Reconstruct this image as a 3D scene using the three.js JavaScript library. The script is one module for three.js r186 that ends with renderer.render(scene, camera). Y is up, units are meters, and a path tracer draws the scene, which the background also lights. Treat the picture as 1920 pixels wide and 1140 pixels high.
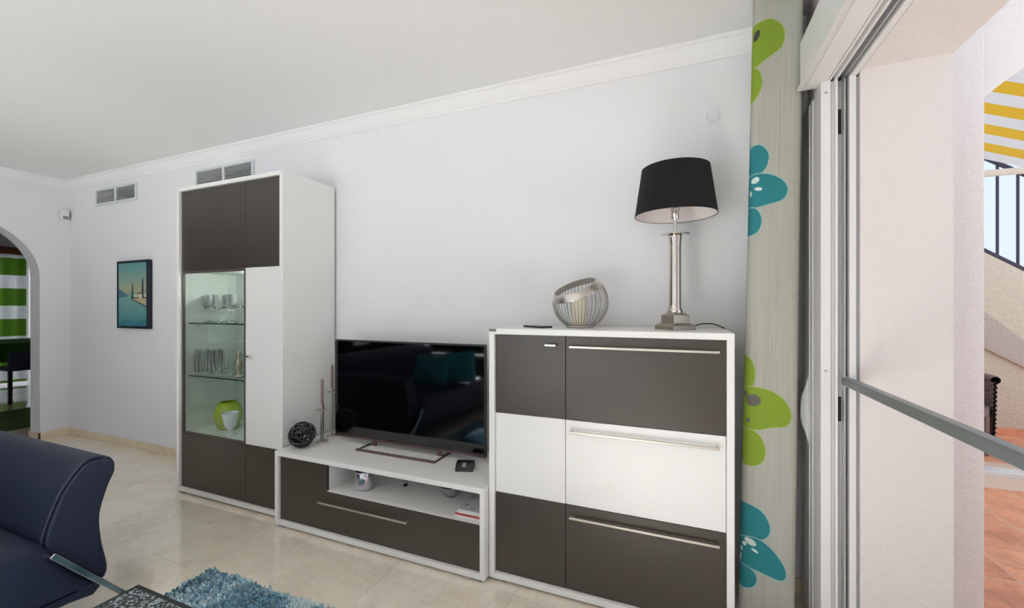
import * as THREE from 'three';
import { RoundedBoxGeometry } from 'three/addons/geometries/RoundedBoxGeometry.js';
import { mergeGeometries } from 'three/addons/utils/BufferGeometryUtils.js';
import { RectAreaLightUniformsLib } from 'three/addons/lights/RectAreaLightUniformsLib.js';

// ------------------------------------------------------------------ camera, sky, sun, exposure
RectAreaLightUniformsLib.init();
const scene = new THREE.Scene();
const W = 1920, H = 1140, F = 776;                       // focal length in pixels
const camera = new THREE.PerspectiveCamera(2 * Math.atan(H / 2 / F) * 180 / Math.PI, W / H, 0.05, 100);
camera.position.set(0, 1.25, 2.16);
camera.rotation.y = 22.1 * Math.PI / 180;
camera.setViewOffset(W, H, 0, -7, W, H);                 // horizon a little under the middle
scene.add(camera);
const renderer = new THREE.WebGLRenderer({ antialias: true });
renderer.toneMapping = THREE.LinearToneMapping;
renderer.toneMappingExposure = 1.12;
renderer.shadowMap.enabled = true;
scene.background = new THREE.Color().setRGB(0.76, 0.88, 1.10);
scene.backgroundIntensity = 0.95;
const sun = new THREE.DirectionalLight(new THREE.Color(0.935, 0.985, 1.03), 34);
sun.position.set(-8, 10, 16.1); sun.target.position.set(0, 0, 0);
sun.castShadow = true; sun.shadow.radius = 3;
Object.assign(sun.shadow.camera, { left: -12, right: 12, top: 12, bottom: -12, near: 1, far: 60 });
sun.shadow.mapSize.set(2048, 2048);
scene.add(sun, sun.target);

// ------------------------------------------------------------------ helpers
let seed = 12345;
const rnd = () => { seed = (seed * 1664525 + 1013904223) >>> 0; return seed / 4294967296; };
const lerp = (a, b, t) => a + (b - a) * t, clamp = (x, a = 0, b = 1) => Math.min(b, Math.max(a, x));
const V = (x, y, z) => new THREE.Vector3(x, y, z);
function hash(x, y, s) { let h = (x * 374761393 + y * 668265263 + s * 1274126177) | 0; h = Math.imul(h ^ (h >>> 13), 1274126177); return ((h ^ (h >>> 16)) >>> 0) / 4294967296; }
function vnoise(x, y, p, s) {                             // value noise that repeats every p cells
  const xi = Math.floor(x), yi = Math.floor(y), fx = x - xi, fy = y - yi, m = (a) => ((a % p) + p) % p;
  const u = fx * fx * (3 - 2 * fx), v = fy * fy * (3 - 2 * fy);
  return lerp(lerp(hash(m(xi), m(yi), s), hash(m(xi + 1), m(yi), s), u), lerp(hash(m(xi), m(yi + 1), s), hash(m(xi + 1), m(yi + 1), s), u), v);
}
function fbm(u, v, cells, octaves, s) { let a = 0, w = 0.5, t = 0; for (let o = 0; o < octaves; o++) { a += w * vnoise(u * cells, v * cells, cells, s + o); t += w; w *= 0.5; cells *= 2; } return a / t; }
function dataTex(n, fn, srgb) {
  const d = new Uint8Array(n * n * 4);
  for (let j = 0; j < n; j++) for (let i = 0; i < n; i++) { const c = fn(i / n, j / n), k = (j * n + i) * 4; d[k] = 255 * clamp(c[0]); d[k + 1] = 255 * clamp(c[1]); d[k + 2] = 255 * clamp(c[2]); d[k + 3] = 255; }
  const t = new THREE.DataTexture(d, n, n); t.wrapS = t.wrapT = THREE.RepeatWrapping; t.magFilter = THREE.LinearFilter; t.minFilter = THREE.LinearMipmapLinearFilter; t.generateMipmaps = true;
  if (srgb) t.colorSpace = THREE.SRGBColorSpace;
  t.needsUpdate = true; return t;
}
const rep = (t, s) => { const c = t.clone(); c.repeat.set(1 / s, 1 / s); c.needsUpdate = true; return c; };   // one repeat is s metres
const mat = (o) => new THREE.MeshPhysicalMaterial(o);
const rgb = (r, g, b) => new THREE.Color(r / 255, g / 255, b / 255).convertSRGBToLinear();
const taken = {};
const numbered = (n) => { const k = taken[n] = (taken[n] ?? -1) + 1; return k ? `${n}_${String(k).padStart(3, '0')}` : n; };
function shadowed(o) { o.castShadow = o.receiveShadow = true; return o; }
function metreUV(g) {                                     // uv in metres, by the way each face points
  if (g.index) g = g.toNonIndexed();
  const p = g.attributes.position, n = p.count, uv = new Float32Array(n * 2), a = V(), b = V(), c = V();
  for (let i = 0; i < n; i += 3) {
    a.fromBufferAttribute(p, i); b.fromBufferAttribute(p, i + 1).sub(a); c.fromBufferAttribute(p, i + 2).sub(a); b.cross(c);
    const X = Math.abs(b.x), Y = Math.abs(b.y), Z = Math.abs(b.z);
    for (let k = i; k < i + 3; k++) { const x = p.getX(k), y = p.getY(k), z = p.getZ(k); const q = Y >= X && Y >= Z ? [x, z] : X >= Z ? [z, y] : [x, y]; uv[2 * k] = q[0]; uv[2 * k + 1] = q[1]; }
  }
  g.setAttribute('uv', new THREE.BufferAttribute(uv, 2)); return g;
}
function box(x0, x1, y0, y1, z0, z1, r = 0.0015) {
  const w = x1 - x0, h = y1 - y0, d = z1 - z0; r = Math.min(r, w / 2.01, h / 2.01, d / 2.01);
  const g = r > 0 ? new RoundedBoxGeometry(w, h, d, r > 0.01 ? 4 : 1, r) : new THREE.BoxGeometry(w, h, d);
  g.translate((x0 + x1) / 2, (y0 + y1) / 2, (z0 + z1) / 2); return metreUV(g);
}
function merge(list) { return mergeGeometries(list.map((g) => { g = g.index ? g.toNonIndexed() : g; for (const k of Object.keys(g.attributes)) if (!['position', 'normal', 'uv'].includes(k)) g.deleteAttribute(k); return g; })); }
function thing(name, label, category, at = [0, 0, 0], group) {
  const o = new THREE.Group(); o.name = numbered(name); o.position.set(...at); o.userData = { label, category }; if (group) o.userData.group = group; scene.add(o); return o;
}
function struct(name, at = [0, 0, 0]) { const o = new THREE.Group(); o.name = name; o.position.set(...at); o.userData.kind = 'structure'; scene.add(o); return o; }
function base(o) { let p = V(0, 0, 0); while (o && o !== scene) { p.add(o.position); o = o.parent; } return p; }
function part(parent, name, g, m, label) {                // geometry given in the room's coordinates
  const b = base(parent); g = g.clone(); g.translate(-b.x, -b.y, -b.z);
  const o = shadowed(new THREE.Mesh(g, m)); o.name = name; if (label) o.userData.label = label; parent.add(o); return o;
}
function solo(name, g, m, label, category, at, group) {   // a thing that is one mesh
  g = g.clone(); g.translate(-at[0], -at[1], -at[2]);
  const o = shadowed(new THREE.Mesh(g, m)); o.name = numbered(name); o.position.set(...at); o.userData = { label, category }; if (group) o.userData.group = group; scene.add(o); return o;
}
function wallMesh(name, g, m) { const o = shadowed(new THREE.Mesh(g, m)); o.name = name; o.userData.kind = 'structure'; scene.add(o); return o; }
const lathe = (pts, x, y, z, n = 40) => { const g = new THREE.LatheGeometry(pts.map((p) => new THREE.Vector2(p[0], p[1])), n); g.translate(x, y, z); return g; };
const cyl = (r0, r1, h, x, y, z, n = 24) => { const g = new THREE.CylinderGeometry(r1, r0, h, n); g.translate(x, y + h / 2, z); return g; };
const tube = (pts, r, seg = 32, n = 8, closed = false) => new THREE.TubeGeometry(new THREE.CatmullRomCurve3(pts.map((p) => V(...p)), closed, 'centripetal'), seg, r, n, closed);
function extrudeZ(shape, z0, z1, bevel = 0, curve = 24) {  // shape in x, y
  const g = new THREE.ExtrudeGeometry(shape, { depth: z1 - z0 - 2 * bevel, bevelEnabled: bevel > 0, bevelThickness: bevel, bevelSize: bevel, bevelOffset: -bevel, bevelSegments: 3, curveSegments: curve });
  g.translate(0, 0, z0 + bevel); return metreUV(g);
}
function extrudeX(shape, x0, x1, bevel = 0, curve = 24) {  // shape drawn as (z, y), run along x
  const g = new THREE.ExtrudeGeometry(shape, { depth: x1 - x0 - 2 * bevel, bevelEnabled: bevel > 0, bevelThickness: bevel, bevelSize: bevel, bevelOffset: -bevel, bevelSegments: 4, curveSegments: curve });
  g.rotateY(-Math.PI / 2); g.translate(x1 - bevel, 0, 0);   // shape x -> +z, extrusion -> -x
  return metreUV(g);
}
const poly = (pts) => { const s = new THREE.Shape(); pts.forEach((p, i) => i ? s.lineTo(...p) : s.moveTo(...p)); s.closePath(); return s; };
const blob = (pts) => { const c = new THREE.CatmullRomCurve3(pts.map((p) => V(p[0], p[1], 0)), true, 'centripetal'); return poly(c.getPoints(96).slice(0, -1).map((p) => [p.x, p.y])); };
function canvas(w, h, draw) { const c = document.createElement('canvas'); c.width = w; c.height = h; draw(c.getContext('2d'), w, h); const t = new THREE.CanvasTexture(c); t.colorSpace = THREE.SRGBColorSpace; t.anisotropy = 8; return t; }

// ------------------------------------------------------------------ textures and materials
const tPlaster = dataTex(512, (u, v) => { const a = 0.5 * fbm(u, v, 24, 3, 3) + 0.5 * fbm(u, v, 96, 2, 9); return [a, a, a]; });
const tStucco = dataTex(512, (u, v) => { const a = 0.6 * fbm(u, v, 20, 4, 31) + 0.4 * fbm(u, v, 70, 2, 37); return [a, a, a]; });
const tMarble = dataTex(1024, (u, v) => {
  const w = fbm(u, v, 4, 4, 41), c = fbm(u + 0.2 * w, v, 8, 5, 43), f = fbm(u, v, 64, 3, 47), sp = fbm(u, v, 48, 2, 53);
  let k = 0.99 + 0.10 * (c - 0.5) + 0.07 * (f - 0.5); const vein = Math.exp(-Math.abs(fbm(u + 0.3 * w, v + 0.1, 6, 4, 59) - 0.5) * 42);
  k -= 0.03 * vein; if (sp > 0.74) k -= 0.25 * (sp - 0.74);
  return [k * 1.01, k * 0.975 + 0.004 * vein, k * 0.925];
}, true);
const tSatin = dataTex(256, (u, v) => { const a = fbm(u, v, 64, 3, 61); return [a, a, a]; });
const tLeather = dataTex(512, (u, v) => { const a = fbm(u, v, 48, 3, 71), b = Math.abs(fbm(u, v, 32, 2, 73) - 0.5) * 4; return [a * 0.6 + 0.4 * clamp(b), a * 0.6 + 0.4 * clamp(b), a * 0.6 + 0.4 * clamp(b)]; });
const tClay = dataTex(512, (u, v) => { const a = fbm(u, v, 6, 5, 81), b = fbm(u, v, 40, 3, 83); const k = 0.87 + 0.24 * (a - 0.5) + 0.14 * (b - 0.5); return [k * 1.12, k * 0.82, k * 0.66]; }, true);
const tWeave = dataTex(256, (u, v) => { const a = 0.5 + 0.25 * Math.sin(u * 2 * Math.PI * 32) * Math.cos(v * 2 * Math.PI * 32) + 0.3 * (fbm(u, v, 64, 2, 91) - 0.5); return [a, a, a]; });
const tMosaic = dataTex(512, (u, v) => {
  const n = 56, x = u * n, y = v * n, xi = Math.floor(x), yi = Math.floor(y); let d1 = 9, d2 = 9, id = 0;
  for (let j = -1; j < 2; j++) for (let i = -1; i < 2; i++) { const cx = ((xi + i) % n + n) % n, cy = ((yi + j) % n + n) % n, px = xi + i + hash(cx, cy, 1), py = yi + j + hash(cx, cy, 2), d = Math.hypot(px - x, py - y); if (d < d1) { d2 = d1; d1 = d; id = hash(cx, cy, 3); } else if (d < d2) d2 = d; }
  const e = d2 - d1 < 0.14 ? 0.4 : 1, k = (id > 0.66 ? 0.74 : 0.12 + 0.3 * id) * e; return [k * 0.88, k * 0.98, k];
}, true);
const M = {
  wall: mat({ color: rgb(245, 245, 247), roughness: 0.9, bumpMap: rep(tPlaster, 0.5), bumpScale: 0.0008 }),
  ceiling: mat({ color: rgb(250, 249, 248), roughness: 0.95, bumpMap: rep(tPlaster, 0.6), bumpScale: 0.0006 }),
  stucco: mat({ color: rgb(240, 234, 230), roughness: 0.95, bumpMap: rep(tStucco, 0.35), bumpScale: 0.004 }),
  marble: [0, 1, 2, 3].map((k) => { const t = rep(tMarble, 0.9); t.offset.set(k * 0.27, k * 0.41); t.rotation = (k & 1) * 0.12; return mat({ map: t, color: [rgb(255, 250, 243), rgb(253, 247, 239), rgb(255, 251, 245), rgb(253, 249, 241)][k], roughness: 0.1, clearcoat: 1, clearcoatRoughness: 0.02 }); }),
  joint: mat({ color: rgb(204, 194, 178), roughness: 0.5 }),
  skirting: mat({ map: rep(tMarble, 0.7), color: rgb(250, 238, 218), roughness: 0.25 }),
  white: mat({ color: rgb(247, 246, 243), roughness: 0.34 }),
  whiteGloss: mat({ color: rgb(246, 246, 244), roughness: 0.22 }),
  taupe: mat({ color: rgb(66, 58, 50), roughness: 0.33, ior: 1.6, bumpMap: rep(tSatin, 0.2), bumpScale: 0.00012 }),
  taupeEdge: mat({ color: rgb(86, 76, 68), roughness: 0.4 }),
  steel: mat({ color: rgb(205, 200, 192), metalness: 1, roughness: 0.28 }),
  chrome: mat({ color: rgb(225, 226, 228), metalness: 1, roughness: 0.12 }),
  nickel: mat({ color: rgb(214, 208, 198), metalness: 1, roughness: 0.17 }),
  wire: mat({ color: rgb(170, 167, 162), metalness: 1, roughness: 0.25 }),
  pewter: mat({ color: rgb(176, 168, 156), metalness: 1, roughness: 0.3, bumpMap: rep(tPlaster, 0.1), bumpScale: 0.0004 }),
  aluWhite: mat({ color: rgb(240, 238, 236), roughness: 0.35 }),
  alu: mat({ color: rgb(190, 192, 194), metalness: 0.6, roughness: 0.35 }),
  barGrey: mat({ color: rgb(122, 126, 127), roughness: 0.3 }),
  rubber: mat({ color: rgb(22, 22, 23), roughness: 0.7 }),
  blackPlastic: mat({ color: rgb(18, 18, 19), roughness: 0.4 }),
  screen: mat({ color: rgb(4, 4, 5), roughness: 0.05, ior: 1.6 }),
  bezel: mat({ color: rgb(40, 38, 38), roughness: 0.3 }),
  roseMetal: mat({ color: rgb(120, 98, 96), metalness: 0.8, roughness: 0.3 }),
  pane: mat({ color: rgb(252, 254, 253), transmission: 1, thickness: 0, roughness: 0.02, ior: 1.5 }),
  shelfGlass: mat({ color: rgb(246, 251, 248), transmission: 1, thickness: 0, roughness: 0.02, ior: 1.5 }),
  shelfEdge: mat({ color: rgb(40, 66, 58), roughness: 0.2 }),
  glass: mat({ color: rgb(255, 255, 255), transmission: 1, thickness: 0.004, roughness: 0, ior: 1.5 }),
  cabInside: mat({ color: rgb(216, 221, 216), roughness: 0.5 }),
  leather: mat({ color: rgb(34, 41, 64), roughness: 0.5, bumpMap: rep(tLeather, 0.12), bumpScale: 0.0006 }),
  leatherSeam: mat({ color: rgb(44, 52, 70), roughness: 0.35 }),
  couchCloth: mat({ color: rgb(15, 16, 21), roughness: 1, specularIntensity: 0.2 }),
  teal: mat({ color: rgb(52, 158, 172), roughness: 0.85, bumpMap: rep(tWeave, 0.08), bumpScale: 0.0008 }),
  shadeBlack: mat({ color: rgb(9, 7, 8), roughness: 0.85, bumpMap: rep(tWeave, 0.04), bumpScale: 0.0003 }),
  shadeIn: mat({ color: rgb(246, 236, 234), roughness: 0.7 }),
  wax: mat({ color: rgb(250, 240, 212), roughness: 0.5 }),
  candle: mat({ color: rgb(140, 118, 112), roughness: 0.45 }),
  rattan: mat({ color: rgb(20, 19, 19), roughness: 0.22, clearcoat: 0.6 }),
  frameNavy: mat({ color: rgb(18, 26, 44), roughness: 0.4 }),
  greenGlaze: mat({ color: rgb(150, 172, 20), roughness: 0.2 }),
  porcelain: mat({ color: rgb(226, 232, 238), roughness: 0.2 }),
  clay: [0, 1, 2].map((k) => { const t = rep(tClay, 0.8); t.offset.set(k * 0.31, k * 0.17); return mat({ map: t, color: [rgb(250, 236, 226), rgb(240, 224, 214), rgb(255, 244, 234)][k], roughness: 0.55 }); }),
  paving: mat({ color: rgb(196, 196, 194), roughness: 0.95, bumpMap: rep(tStucco, 0.8), bumpScale: 0.004 }),
  grout: mat({ color: rgb(238, 208, 184), roughness: 0.9 }),
  iron: mat({ color: rgb(62, 50, 66), roughness: 0.5 }),
  wicker: mat({ color: rgb(138, 116, 108), roughness: 0.7 }),
  cream: mat({ color: rgb(226, 212, 190), roughness: 0.9, bumpMap: rep(tStucco, 0.5), bumpScale: 0.01 }),
  bandStucco: mat({ color: rgb(206, 190, 178), roughness: 0.95, bumpMap: rep(tStucco, 0.5), bumpScale: 0.01 }),
  oak: mat({ color: rgb(128, 72, 44), roughness: 0.5 }),
  yellow: mat({ color: rgb(255, 226, 20), roughness: 0.9, transmission: 0.6, thickness: 0, side: THREE.DoubleSide }),
  canvasWhite: mat({ color: rgb(254, 253, 250), roughness: 0.9, transmission: 0.6, thickness: 0, side: THREE.DoubleSide }),
  greenCloth: mat({ color: rgb(52, 96, 40), roughness: 0.95 }),
  greenRug: mat({ color: rgb(70, 100, 28), roughness: 1, bumpMap: rep(tStucco, 0.1), bumpScale: 0.01 }),
  darkWood: mat({ color: rgb(44, 36, 34), roughness: 0.5 }),
  grey: mat({ color: rgb(150, 150, 150), roughness: 0.5 }),
  vent: mat({ color: rgb(226, 228, 230), roughness: 0.45 }),
};

// ------------------------------------------------------------------ room shell
const XL = -5.63, XR = 0.5, XO = 0.845, ZB = 4.5, CH = 2.5, JZ = 0.329;       // left wall, window wall inside and outside, back wall, ceiling, door jamb
const HEAD = 2.1;
{ // marble floor: slabs 0.3 by 0.6 m, hairline joints
  const fl = struct('floor'), sub = part(fl, 'joint_bed', box(-10.4, XO, -0.12, -0.0012, -2.2, ZB + 0.25, 0), M.joint);
  const sg = box(-0.1496, 0.1496, -0.01, 0, -0.2996, 0.2996, 0.0006);
  let n = 0;
  for (let i = 0; i < 22; i++) for (let j = 0; j < 9; j++) {
    const x0 = Math.max(XL, -5.773 + i * 0.3), x1 = Math.min(XR, -5.773 + (i + 1) * 0.3), off = (i & 1) * 0.3;
    const z0 = Math.max(0, j * 0.6 - off), z1 = Math.min(ZB, (j + 1) * 0.6 - off); if (x1 - x0 < 0.02 || z1 - z0 < 0.02) continue;
    const g = x1 - x0 > 0.299 && z1 - z0 > 0.599 ? sg : box(-(x1 - x0) / 2 + 0.0004, (x1 - x0) / 2 - 0.0004, -0.01, 0, -(z1 - z0) / 2 + 0.0004, (z1 - z0) / 2 - 0.0004, 0.0006);
    const o = shadowed(new THREE.Mesh(g, M.marble[(hash(i, j, 5) * 4) | 0])); o.name = 'tile'; o.position.set((x0 + x1) / 2, 0, (z0 + z1) / 2); fl.add(o); n++;
  }
  part(fl, 'hall_slab', box(-10.3, XL, -0.01, 0, -2.0, 2.2, 0), M.marble[0]);
  part(fl, 'door_sill', box(XR, XO, -0.01, 0.0, JZ, 3.0, 0), M.marble[3]);
}
wallMesh('ceiling', box(-10.4, XO, CH, CH + 0.15, -2.2, ZB + 0.25, 0), M.ceiling);
wallMesh('added_storey', box(-10.4, XO, CH + 0.15, 5.7, -2.2, ZB + 0.25, 0), M.stucco);  // unseen storey added to shade the terrace from the sun
const VENTS = [[-5.132, -4.467, 2.212, 2.366], [-3.651, -2.967, 2.212, 2.366]];   // openings for the air vents
{
  const s = poly([[XL - 0.185, 0], [XR, 0], [XR, CH], [XL - 0.185, CH]]);
  for (const [a, b, c, d] of VENTS) s.holes.push(poly([[a + 0.012, c + 0.012], [a + 0.012, d - 0.012], [b - 0.012, d - 0.012], [b - 0.012, c + 0.012]]));
  wallMesh('wall_back', extrudeZ(s, -0.2, 0), M.wall);
}
{ // left wall with the round-headed archway
  const s = poly([[0, 0], [0.206, 0], [0.206, 1.535], ...Array.from({ length: 25 }, (_, k) => { const a = Math.PI - k / 24 * Math.PI; return [0.206 + 0.52 + 0.52 * Math.cos(a), 1.535 + 0.52 * Math.sin(a)]; }), [1.246, 0], [ZB, 0], [ZB, CH], [0, CH]]);
  wallMesh('wall_left', extrudeX(s, XL - 0.185, XL), M.wall);
}
{ // window wall: pier by the corner, lintel, rest with an unseen opening added for light
  wallMesh('wall_right', merge([box(XR, XO, 0, CH, -0.2, 0.25, 0), box(0.594, XO, 0, HEAD, 0.25, JZ, 0), box(XR, XO, HEAD + 0.062, CH, 0.25, 3.06, 0), box(0.594, XO, HEAD, HEAD + 0.062, 0.25, 3.06, 0), box(0.594, XO, 0, HEAD, 2.98, 3.06, 0), box(XR, XO, 0, CH, 3.06, 3.4, 0), box(XR, XO, HEAD, CH, 3.4, 4.4, 0), box(XR, XO, 0, CH, 4.4, ZB + 0.2, 0)]), M.stucco);
  // wall behind the camera with a wide unseen opening added to light the room
  wallMesh('wall_front', merge([box(XL - 0.185, -5.3, 0, CH, ZB, ZB + 0.2, 0), box(-1.4, XR, 0, CH, ZB, ZB + 0.2, 0), box(-5.3, -2.3, 1.95, CH, ZB, ZB + 0.2, 0), box(-2.3, -1.4, 2.08, CH, ZB, ZB + 0.2, 0)]), M.wall);
  const w = struct('added_window_2', [-2.7, 0, ZB]);
  for (let k = 0; k < 5; k++) part(w, 'mullion', box(-5.3 + k * 0.9625, -5.25 + k * 0.9625, 0, k < 4 ? 1.95 : 2.08, ZB + 0.05, ZB + 0.11), M.aluWhite);
  part(w, 'rail', box(-5.3, -1.4, 0, 0.07, ZB + 0.05, ZB + 0.11), M.aluWhite); part(w, 'rail', box(-5.3, -2.3, 1.89, 1.95, ZB + 0.05, ZB + 0.11), M.aluWhite); part(w, 'rail', box(-2.3, -1.4, 2.02, 2.08, ZB + 0.05, ZB + 0.11), M.aluWhite);
}
{ // crown mould and marble skirting
  const prof = poly([[0, 2.412], [0.008, 2.412], [0.012, 2.424], [0.02, 2.43], [0.026, 2.45], [0.038, 2.474], [0.044, 2.482], [0.052, 2.484], [0.052, CH], [0, CH]]);
  wallMesh('trim_1', extrudeX(prof, XL, XR), M.ceiling);
  const g2 = extrudeZ(poly([[0, 2.412], [0.008, 2.412], [0.012, 2.424], [0.02, 2.43], [0.026, 2.45], [0.038, 2.474], [0.044, 2.482], [0.052, 2.484], [0.052, CH], [0, CH]]), 0.0, ZB); g2.translate(XL, 0, 0);
  wallMesh('trim_2', g2, M.ceiling);
  wallMesh('baseboard_back', box(XL, XR, 0, 0.066, 0, 0.014, 0.002), M.skirting);
  wallMesh('baseboard_left', box(XL, XL + 0.014, 0, 0.066, 0.014, 0.22, 0.002), M.skirting);
  wallMesh('baseboard_arch', box(XL - 0.185, XL + 0.014, 0, 0.066, 0.206, 0.22, 0.002), M.skirting);
}
{ // sliding-door frame round the opening: the same stepped profile on the jamb and the head
  const w = struct('window_1', [XR, 0, JZ]);
  // x from, x to, how deep the face lies behind the jamb, look, name
  const prof = [[0.478, 0.508, 0, 'aluWhite', 'frame_rail'], [0.508, 0.522, 0.016, 'aluWhite', 'track'], [0.522, 0.530, 0.002, 'aluWhite', 'track_lip'], [0.530, 0.548, 0.022, 'alu', 'track'], [0.548, 0.555, 0.006, 'alu', 'track_lip'], [0.555, 0.563, 0.05, 'rubber', 'seal'], [0.563, 0.583, 0, 'aluWhite', 'frame_rail'], [0.583, 0.594, 0.012, 'alu', 'frame_rail']];
  for (const [x0, x1, d, m, n] of prof) {
    const a = Math.max(x0, XR), c = 0.0012;
    part(w, n, box(x0, x1, 0, HEAD - 0.02, 0.252, JZ - d, c), M[m]);
    part(w, n, box(a, x1, HEAD - 0.022 + d, HEAD + 0.06, 0.252, 2.97, c), M[m]);
    part(w, n, box(a, x1, 0, HEAD - 0.02, 2.97 + d * 0.5, 3.05, c), M[m]);
  }
  for (const y of [1.93, 0.88]) part(w, 'latch_plate', box(0.534, 0.545, y - 0.045, y + 0.045, JZ - 0.024, JZ - 0.019, 0.001), M.rubber, 'small black latch plate');
  for (const y of [2.035, 1.02]) part(w, 'screw_cap', cyl(0.004, 0.004, 0.003, 0, 0, 0, 12).rotateX(Math.PI / 2).translate(0.493, y, JZ), M.alu);
  // leaf slid back against the corner, with its grip
  const leaf = part(w, 'door_leaf', merge([box(0.482, 0.4995, 0.02, HEAD - 0.03, 0.06, 0.251, 0.003), box(0.478, 0.482, 0.02, HEAD - 0.04, 0.17, 0.18, 0.0015), box(0.478, 0.482, 0.02, HEAD - 0.04, 0.215, 0.222, 0.0015)]), M.aluWhite);
  const cres = new THREE.Shape(); cres.moveTo(0.479, 0.98); cres.quadraticCurveTo(0.470, 0.93, 0.456, 0.90); cres.quadraticCurveTo(0.446, 0.84, 0.456, 0.78); cres.quadraticCurveTo(0.470, 0.75, 0.479, 0.70); cres.closePath();
  part(leaf, 'handle', extrudeZ(cres, 0.146, 0.170, 0.003), M.whiteGloss, 'white curved grip');
}
{ // roller-shutter box on the wall above the door
  const o = thing('shutter_box', 'long white roller shutter box above the terrace door', 'shutter box', [0.42, 2.08, 0.282]);
  part(o, 'casing', merge([box(0.424, XR - 0.001, 2.09, 2.262, 0.282, 3.3, 0.004)]), M.aluWhite);
  part(o, 'bottom_flange', box(0.416, XR - 0.001, 2.078, 2.09, 0.276, 3.3, 0.003), M.aluWhite);
  part(o, 'inspection_panel', box(0.436, 0.488, 2.074, 2.078, 0.30, 3.28, 0.001), M.aluWhite);
}
{ // round bar across the door opening
  const o = thing('safety_bar', 'grey metal bar running across the open terrace door', 'bar', [0.56, 0.98, 0.31]);
  part(o, 'rail', box(0.546, 0.576, 0.968, 0.998, 0.30, 2.98, 0.005), M.barGrey);
  part(o, 'end_bracket', box(0.549, 0.573, 0.962, 1.002, 0.296, 0.325, 0.003), M.steel, 'bright end bracket on the frame');
}
console.log('shell done');

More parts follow.
